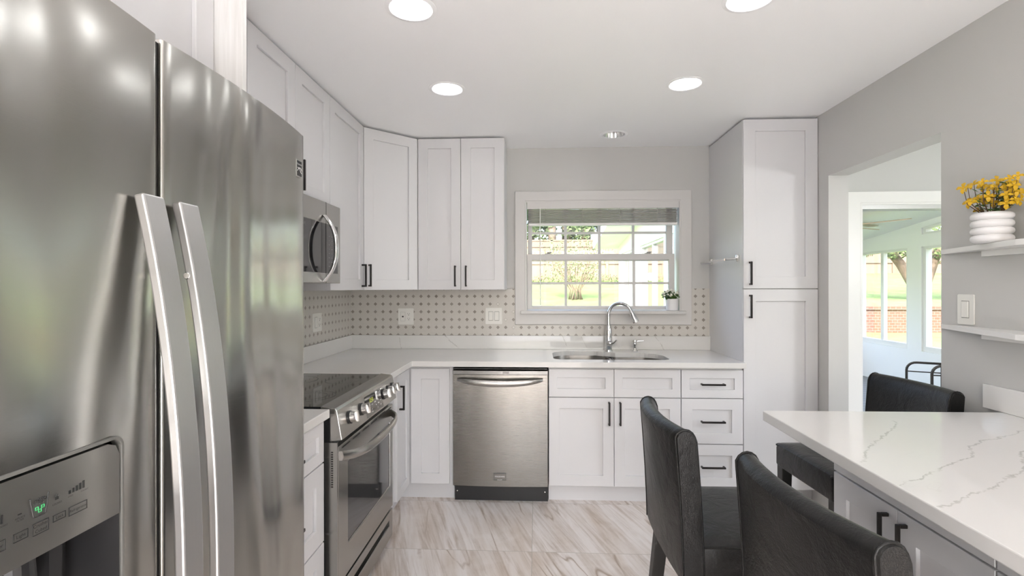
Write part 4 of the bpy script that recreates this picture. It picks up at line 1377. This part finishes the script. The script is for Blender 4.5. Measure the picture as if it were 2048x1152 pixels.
# globe lamps added out of view to brighten the kitchen and dining room
t = thing('fill_floor_lamp', 'unseen globe floor lamp added behind the camera as fill light', 'lamp', (0.45, -1.0, 0))
MB().lathe([(0.0, 0.0), (0.14, 0.0), (0.14, 0.015), (0.02, 0.025), (0.0, 0.025)], 28).obj('base', 'dark', t, smooth='auto')
MB().tube([(0, 0, 0.02), (0, 0, 0.72)], 0.010, 10).obj('pole', 'dark', t)
def globe(t, z, r_, m_):
    MB().lathe([(r_ * math.sin(PI * k / 14), z - r_ * math.cos(PI * k / 14)) for k in range(15)], 24).obj('globe_shade', m_, t, smooth=True)
globe(t, 0.86, 0.15, 'globe1')
t = thing('fill_pendant', 'unseen globe pendant added to brighten the dining room', 'lamp', (3.4, 1.7, 0))
MB().tube([(0, 0, 1.80), (0, 0, ZT)], 0.006, 8).obj('cord', 'dark', t)
globe(t, 1.70, 0.13, 'globe2')

# --- window blind
t = thing('window_blind', 'white slatted blind pulled up at the top of the sink window', 'blind', (0.494, YB + 0.005, 1.85))
BX(-0.568, 0.570, -0.022, -0.012, 0.126, 0.184).obj('valance', 'wintrim', t, bevel=0.003)
BX(-0.560, 0.560, -0.010, 0.030, 0.130, 0.175).obj('headrail', 'blind', t)
b_ = MB()
for k in range(9):
    z = 0.024 + 0.0113 * k
    b_.loft([[(x, -0.020, z), (x, 0.004, z + 0.003), (x, 0.030, z), (x, 0.030, z + 0.0045), (x, 0.004, z + 0.0085), (x, -0.020, z + 0.0065)] for x in (-0.556, 0.560)])
b_.obj('slat_stack', 'blind', t)
BX(-0.556, 0.560, -0.018, 0.028, 0.0, 0.020).obj('bottom_rail', 'trim', t, bevel=0.004)
for x in (-0.43, -0.15, 0.13, 0.41):
    BX(x - 0.0015, x + 0.0015, -0.023, -0.021, 0.018, 0.13).obj('ladder_cord', 'blind', t)
MB().tube([(-0.468, -0.026, 0.13), (-0.468, -0.027, -0.2), (-0.466, -0.027, -0.60)], 0.0035, 6).obj('tilt_wand', 'trim', t)

# ------------------------------------------------------------------ peninsula
PX, PE = 1.10, 0.852
o = thing('peninsula_countertop', 'thick white veined quartz peninsula worktop with upstand on the wall', 'countertop')
MB().prism([(PE - 0.02, 0.12), (XR - 0.001, 0.12), (XR - 0.001, 1.957), (PE + 0.008, 1.948), (PE, 1.94)], [], 0.878, 0.914).obj('slab', 'quartz', o, bevel=0.003)
BX(XR - 0.019, XR - 0.001, 0.12, 2.035, 0.9145, 1.006).obj('upstand', 'quartz', o, bevel=0.0015)
def pen(y0, y1, label):
    t = cabinet('peninsula_cabinet', label, (PX + 0.02, y1, 0), R(-90), y1 - y0, XR - PX - 0.022, 0, 0.876, 0.114, 'peninsula cabinets')
    w_ = y1 - y0
    front(t, 'drawer', 0, w_, 0.703, 0.868, None)
    front(t, 'door', 0, w_ / 2, 0.119, 0.700, (w_ / 2 - 0.04, 0.60, True), 0.075)
    front(t, 'door', w_ / 2, w_, 0.119, 0.700, (w_ / 2 + 0.04, 0.60, True), 0.075)
pen(1.262, 1.921, 'white two-door base cabinet under the far end of the peninsula')
pen(0.560, 1.260, 'white base cabinet under the near part of the peninsula at the right edge')

# ------------------------------------------------------------------ shelves and potted forsythia
def shelf(z, label):
    t = thing('wall_shelf', label, 'shelf', (XR, 1.767, z), 0, None)
    MB().prism([(-0.002, 0.49), (-0.141, 0.0), (-0.141, -0.62), (-0.002, -0.62)], [], -0.020, 0.0).obj('board', 'trim', t, bevel=0.001, seg=1)
    BX(-0.028, -0.002, -0.60, 0.262, -0.042, -0.0205).obj('cleat', 'trim', t)
    return t
shelf(1.541, 'upper white wall shelf carrying the potted yellow flowers')
shelf(1.222, 'lower white wall shelf just below the light switch')

def flower_mesh(kind):
    b_ = MB()
    n, L_, wd_ = (4, 0.021, 0.0062) if kind == 'f' else (5, 0.010, 0.0045)
    for k in range(n):
        a = 2 * PI * k / n
        u = Vector((math.cos(a), math.sin(a), 0))
        s_ = Vector((-u.y, u.x, 0))
        pr = [Vector((0, 0, 0)), u * L_ * 0.35 + Vector((0, 0, 0.004)), u * L_ * 0.7 + Vector((0, 0, 0.003)), u * L_ + Vector((0, 0, -0.002))]
        ww = (0.0015, wd_ * 0.8, wd_, 0.0015)
        L2 = [b_.b.verts.new(p - s_ * w2) for p, w2 in zip(pr, ww)]
        R2 = [b_.b.verts.new(p + s_ * w2) for p, w2 in zip(pr, ww)]
        for i in range(3):
            b_.b.faces.new((L2[i], R2[i], R2[i + 1], L2[i + 1]))
    b_.lathe([(0.0, -0.005), (0.0018, -0.003), (0.0022, 0.002), (0.0, 0.004)], 8)
    return b_

rnd = random.Random(21)
t = thing('potted_plant', 'yellow flowers in a ribbed white pot on the upper wall shelf', 'plant', (1.664, 1.922, 1.5415))
prof = [(0.0, 0.0), (0.045, 0.0)]
for k in range(4):
    zc = 0.016 + 0.027 * k
    for q in range(7):
        a = R(-80 + 160 * q / 6)
        prof.append((0.0475 + 0.0135 * math.cos(a), zc + 0.0138 * math.sin(a)))
prof += [(0.043, 0.111), (0.041, 0.104), (0.0, 0.100)]
MB().lathe(prof, 40).obj('pot', 'ceramic', t, smooth='auto')
MB().lathe([(0.0, 0.1008), (0.040, 0.1008), (0.040, 0.103), (0.0, 0.106)], 24).obj('soil', 'soil', t)
stems = MB()
lf = MB()
spots = []
for k in range(24):
    ang = rnd.uniform(0, 2 * PI)
    ln_ = rnd.uniform(0.05, 0.135)
    tip = Vector((math.cos(ang) * rnd.uniform(0.03, 0.09), math.sin(ang) * rnd.uniform(0.03, 0.09), 0.105 + ln_))
    if tip.x > 0.07:
        tip.x = 0.07
    b0 = Vector((tip.x * 0.25, tip.y * 0.25, 0.10))
    mid = (b0 + tip) / 2 + Vector((tip.x * 0.25, tip.y * 0.2, -0.008))
    stems.tube([b0, mid, tip], [0.0018, 0.0015, 0.001], 6)
    spots.append(tip)
    spots.append(mid + Vector((rnd.uniform(-.02, .02), rnd.uniform(-.02, .02), rnd.uniform(0, .02))))
    for q in range(7):
        p = b0.lerp(tip, rnd.uniform(0.2, 0.9)) + Vector((rnd.gauss(0, 0.012), rnd.gauss(0, 0.012), rnd.gauss(0, 0.010)))
        a = Vector((rnd.gauss(0, 1), rnd.gauss(0, 1), rnd.gauss(0.4, 0.6))).normalized()
        b = a.orthogonal().normalized()
        s_ = rnd.uniform(0.008, 0.015)
        lf.poly([p - a * s_, p - b * s_ * 0.35, p + a * s_, p + b * s_ * 0.35])
stems.obj('stem', 'twig', t, smooth=True)
lf.obj('foliage', 'leaf', t, recalc=False)
fo = flower_mesh('f').obj('blossom', 'yellow', t, recalc=False)
for k, p in enumerate(spots):
    o = fo if k == 0 else fo.copy()
    if k:
        scene.collection.objects.link(o)
        o.parent = t
    o.location = p
    d_ = Vector((p.x * 6 - 0.4 + rnd.gauss(0, 0.5), p.y * 6 - 0.7 + rnd.gauss(0, 0.5), 0.5 + rnd.gauss(0, 0.4)))
    o.rotation_euler = d_.to_track_quat('Z', 'Y').to_euler()
    s_ = rnd.uniform(0.8, 1.15)
    o.scale = (s_, s_, s_)

t = thing('potted_plant', 'white flowers in a small white pot on the window sill', 'plant', (1.012, YB - 0.012, 1.2065))
MB().lathe([(0.0, 0.0), (0.038, 0.0), (0.043, 0.006), (0.049, 0.088), (0.045, 0.090), (0.042, 0.08), (0.0, 0.078)], 32).obj('pot', 'ceramic', t, smooth='auto')
lf = MB()
stems = MB()
spots = []
for k in range(26):
    tip = Vector((rnd.uniform(-0.085, 0.055), rnd.uniform(-0.05, 0.03), 0.10 + rnd.uniform(0, 0.055)))
    b0 = Vector((tip.x * 0.3, tip.y * 0.3, 0.078))
    stems.tube([b0, (b0 + tip) / 2 + Vector((0, 0, 0.008)), tip], 0.0012, 5)
    spots.append(tip + Vector((0, -0.006, 0.006)))
    for q in range(7):
        p = b0.lerp(tip, rnd.uniform(0.3, 0.95)) + Vector((rnd.gauss(0, 0.008), rnd.gauss(0, 0.008), rnd.gauss(0, 0.005)))
        a = Vector((rnd.gauss(0, 1), rnd.gauss(0, 0.7), rnd.gauss(0.2, 0.5))).normalized()
        b = a.orthogonal().normalized()
        s_ = rnd.uniform(0.008, 0.016)
        lf.poly([p - a * s_, p - b * s_ * 0.5, p + a * s_, p + b * s_ * 0.5])
stems.obj('stem', 'leaf', t)
lf.obj('foliage', 'leaf', t, recalc=False)
fo = flower_mesh('w').obj('blossom', 'whitep', t, recalc=False)
for k, p in enumerate(spots):
    o = fo if k == 0 else fo.copy()
    if k:
        scene.collection.objects.link(o)
        o.parent = t
    o.location = p
    d_ = Vector((rnd.gauss(0, 0.4), -0.8 + rnd.gauss(0, 0.4), 0.6))
    o.rotation_euler = d_.to_track_quat('Z', 'Y').to_euler()

# ------------------------------------------------------------------ leather bar stools
def stool(label):
    """faces +x; seat front at x=+0.29, back outside at x=-0.26, width 0.45 along y"""
    t = thing('bar_stool', label, 'bar stool', (0, 0, 0), 0, 'black leather bar stools')
    W2 = 0.225
    # seat
    b_ = MB()
    SZ0, SZ1 = 0.525, 0.632
    ol = rrect(-0.205, 0.255, -W2, W2, 0.022, 4)
    rings = []
    for z, ins in ((SZ0, 0.004), (SZ0 + 0.01, 0.0), (SZ1 - 0.022, 0.0), (SZ1 - 0.008, 0.004), (SZ1 - 0.001, 0.014), (SZ1 + 0.004, 0.05), (SZ1 + 0.007, 0.12)):
        rings.append([(0.0425 + (x - 0.0425) * (1 - ins / 0.25), y * (1 - ins / W2), z) for x, y in ol])
    b_.loft(rings)
    s_ = b_.obj('seat', 'leather', t, smooth='auto')
    b_ = MB()
    zt = SZ1 - 0.010
    b_.tube([(x * 1.0, y * 1.0, zt) for x, y in ol if x > -0.19], 0.0032, 6)
    b_.obj('piping', 'leather', s_, smooth=True)
    # back: stations across the width, profile in (x, z)
    b_ = MB()
    ZB, ZTP, TH = 0.515, 0.965, 0.060
    ns = 21
    rings = []
    def prof(s_):
        sag = -0.030 * (1 - (2 * abs(s_)) ** 2)
        e = 1.0
        P2 = []
        def X(z):
            f_ = (z - ZB) / (ZTP - ZB)
            return -0.235 - 0.026 * f_ ** 1.5 + sag * (0.35 + 0.65 * f_) + 0.028
        zs = [ZB, 0.60, 0.70, 0.80, 0.88, ZTP - 0.035]
        tz = ZTP - 0.010 * (2 * s_) ** 2 * 0
        for z in zs:
            P2.append((X(z) - TH / 2, z))
        for q in range(1, 8):
            a = R(180 - 180 * q / 8)
            P2.append((X(tz) + TH / 2 * math.cos(a), tz - 0.033 + 0.033 * math.sin(a)))
        for z in zs[::-1]:
            P2.append((X(z) + TH / 2, z))
        return P2
    for k in range(ns):
        s2 = -0.5 + k / (ns - 1)
        rings.append([(x, s2 * 2 * W2, z) for x, z in prof(s2)])
    # rounded ends
    def shrink(r, f_, dy):
        cx_ = sum(p[0] for p in r) / len(r)
        return [(cx_ + (p[0] - cx_) * f_, p[1] + dy, p[2] if p[2] < 0.9 else ZTP - 0.033 + (p[2] - ZTP + 0.033) * f_) for p in r]
    rings = [shrink(rings[0], 0.90, -0.006)] + rings + [shrink(rings[-1], 0.90, 0.006)]
    b_.loft(rings)
    bk_ = b_.obj('backrest', 'leather', t, smooth='auto')
    for sg in (-1, 1):
        MB().tube([(x, sg * (W2 - 0.001), z) for x, z in prof(0.5)], 0.0034, 6).obj('piping', 'leather', bk_, smooth=True)
    # legs
    for sx, x0, x1 in ((1, 0.222, 0.229), (-1, -0.185, -0.245)):
        for sy in (-1, 1):
            b_ = MB()
            y0 = sy * (W2 - 0.03)
            rings = []
            for z, x, h in ((0.53, x0, 0.024), (0.0, x1, 0.019)):
                rings.append([(x - h, y0 - h, z), (x + h, y0 - h, z), (x + h, y0 + h, z), (x - h, y0 + h, z)])
            b_.loft(rings)
            b_.obj('leg', 'legwood', t, bevel=0.003)
    zf = 0.20
    for sy in (-1, 1):
        y0 = sy * (W2 - 0.03)
        BX(-0.205, 0.210, y0 - 0.010, y0 + 0.010, zf, zf + 0.03).obj('stretcher', 'legwood', t)
    BX(0.219, 0.236, -0.178, 0.178, zf + 0.08, zf + 0.11).obj('foot_rail', 'legwood', t)
    return t
s1 = stool('black leather bar stool facing right, standing in front of the sink cabinet')
s1.location = (0.660, 1.715, 0)
s1.rotation_euler = (0, 0, R(1.0))
s2 = dup(s1, (0.784, 1.095, 0), R(6.0), 'nearest black leather bar stool at the bottom edge of the photo, against the peninsula')
s3 = dup(s1, (1.418, 2.285, 0), R(183.0), 'black leather bar stool beyond the peninsula with its back to the doorway')
